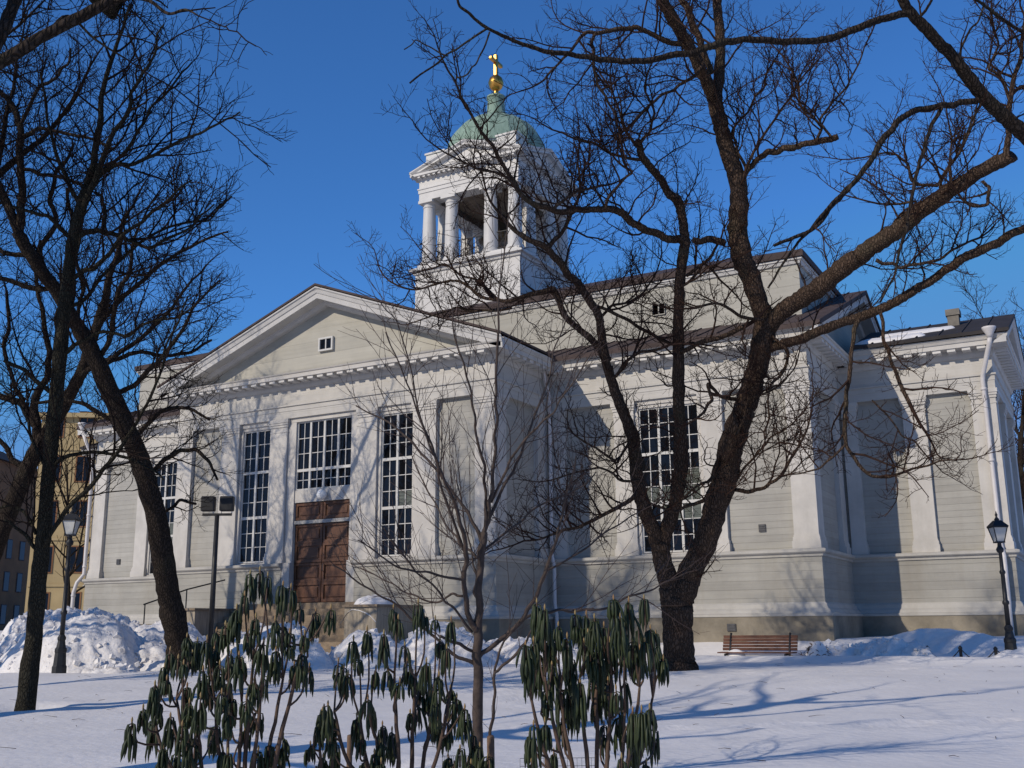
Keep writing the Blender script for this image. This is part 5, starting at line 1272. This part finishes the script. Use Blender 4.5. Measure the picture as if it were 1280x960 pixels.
# ------------------------------------------------------------------ snow piles and debris
def pile_px(label, px, py, d, rx, ry, h, seed, **kw):
    p = at(px, py, d); return snow_pile(label, p.x, p.y, rx, ry, h, rot=-0.51, seed=seed, **kw)
GP = 'heaps of cleared snow'
pile_px('big lumpy ploughed snow pile behind the left street lamp', 92, 800, 28.2, 4.6, 2.4, 1.55, 3, group=GP, power=0.8)
pile_px('low scatter of snow clods in front of the big ploughed pile', 135, 832, 24.6, 2.2, 0.7, 0.10, 61, group=GP, lump=0.20)
pile_px('rough snow pile around the foot of the leaning tree', 208, 800, 27.6, 2.6, 1.9, 1.15, 8, group=GP)
pile_px('lumpy white snow heap in front of the portico, left of its steps', 335, 800, 27.0, 3.4, 1.6, 0.95, 12, lump=0.2, group=GP, power=0.8)
pile_px('dirty-edged snow heap against the stone cheek wall of the steps', 462, 800, 26.2, 1.9, 1.2, 0.62, 17, lump=0.18, group=GP, power=0.8)
pile_px('tallest of the snow heaps at the right corner of the portico', 556, 800, 26.8, 2.3, 1.4, 0.95, 21, lump=0.16, group=GP, power=0.9)
pile_px('low broad snow heap in the shaded corner beside the downpipe', 665, 800, 27.2, 2.8, 1.3, 0.55, 25, lump=0.14, group=GP, power=0.8)
pile_px('long rubbly snow heap below the shaded corner right of the bench', 1085, 815, 25.8, 2.3, 0.9, 0.36, 29, lump=0.26, group=GP)
pile_px('low snow bank sloping against the right wing wall', 1200, 812, 26.4, 2.8, 1.0, 0.34, 33, material='snow', lump=0.07, group=GP)
pile_px('low snow heap at the foot of the right street lamp', 1275, 826, 23.6, 1.1, 0.8, 0.26, 37, material='snow', lump=0.08, group=GP)
def debris():
    rng = random.Random(91); c = at(1022, 815, 26.2); c.z = gz(c.x, c.y)-0.05
    m_ = MB()
    for i in range(170):
        p = Vector((rng.gauss(0,0.28), rng.gauss(0,0.18), 0)); p.z = max(0.02, 0.36*math.exp(-(p.x/0.34)**2))*rng.random()
        d = Vector((rng.gauss(0,1), rng.gauss(0,1), rng.gauss(0,0.5))).normalized()*rng.uniform(0.04,0.16); m_.tube([p, p+d*0.5+Vector((0,0,0.01)), p+d], [0.008,0.010,0.004], 4)
    ob = m_.build('brush_heap', M['debris']); ob.location = c; ob['kind'] = 'stuff'; tag(ob, 'small heap of brown twigs and leaves in the snow right of the bench', 'brush heap')
    snow_pile('white snow lump lying on the heap of brown twigs', c.x+0.05, c.y-0.12, 0.26, 0.2, 0.22, seed=44, material='snow', lump=0.03, step=0.03, zb=c.z+0.20, name='snow_lump', cat='snow lump')
debris()
# snow lying on things
o = snow_pile('snow cap lying on the stone cheek wall right of the church steps', 3.32, -1.45, 0.62, 0.82, 0.26, seed=51, material='snow', lump=0.06, step=0.05, zb=ZO+0.645, power=0.5, name='snow_drift', cat='snow')
def roof_snow(label, x0, x1, s0, s1, seed):
    """thin snow sheet on the right wing roof, s = distance in y up the slope"""
    m_ = MB(); nx, ny = 40, 14; ye = D2-0.58
    for j in range(ny+1):
        for i in range(nx+1):
            u = i/nx*2-1; v = j/ny*2-1; e = 1-(u*u)**1.5-(v*v)**1.2+0.5*noise.noise(Vector((u*3,v*2,seed))); x = x0+(x1-x0)*i/nx; y = ye+s0+(s1-s0)*j/ny; h = max(-0.05, min(0.11, e*0.25))
            m_.v.append((x, y, ZO+8.36+0.36*(y-ye)+h))
    for j in range(ny):
        for i in range(nx): a = j*(nx+1)+i; m_.f.append((a,a+1,a+nx+2,a+nx+1))
    c = Vector(((x0+x1)/2, ye+(s0+s1)/2, ZO+8.36+0.36*(s0+s1)/2)); m_.v = [(v[0]-c.x, v[1]-c.y, v[2]-c.z) for v in m_.v]
    ob = m_.build('roof_snow', M['snow'], None, True); ob.location = c; tag(ob, label, 'snow', 'snow patches on the wing roof')
roof_snow('long white snow patch on the dark wing roof along the eave', 15.3, 17.5, 0.15, 1.1, 3)
roof_snow('narrow white snow patch higher on the dark wing roof below the chimney', 15.9, 18.2, 1.25, 1.95, 6)
def litter():
    rng = random.Random(301); m_ = MB()
    for i in range(260):
        x = rng.uniform(2, 24); y = rng.uniform(-19, 1); z = gz(x, y)+0.01; a = rng.uniform(0, 6.28); L = rng.uniform(0.04, 0.22)
        p = Vector((x, y, z)); d = Vector((math.cos(a), math.sin(a), 0))*L; m_.tube([p, p+d*0.5+Vector((0,0,0.012)), p+d+Vector((0,0,rng.uniform(0,0.03)))], [0.0035,0.003,0.0015], 3)
    o = m_.build('fallen_twigs', M['twig']); tag(o, 'small fallen twigs strewn over the snow', 'twigs', kind='stuff')
litter()
def handrail():
    a = Vector((-3.3,-2.2,ZO+0.66)); t = empty('handrail', a); tag(t, 'thin sloping metal handrail left of the church steps', 'handrail')
    m_ = MB(); m_.tube([Vector((0,0,0)), Vector((0,0,0.55))], [0.02]*2, 8); m_.tube([Vector((0,-1.6,-0.5)), Vector((0,-1.6,0.1))], [0.02]*2, 8); m_.build('baluster', M['iron'], t)
    m_ = MB(); m_.tube([Vector((0,-1.65,0.08)), Vector((0,0.02,0.56)), Vector((0,1.6,0.9))], [0.022]*3, 8); m_.build('rail', M['iron'], t)
handrail()
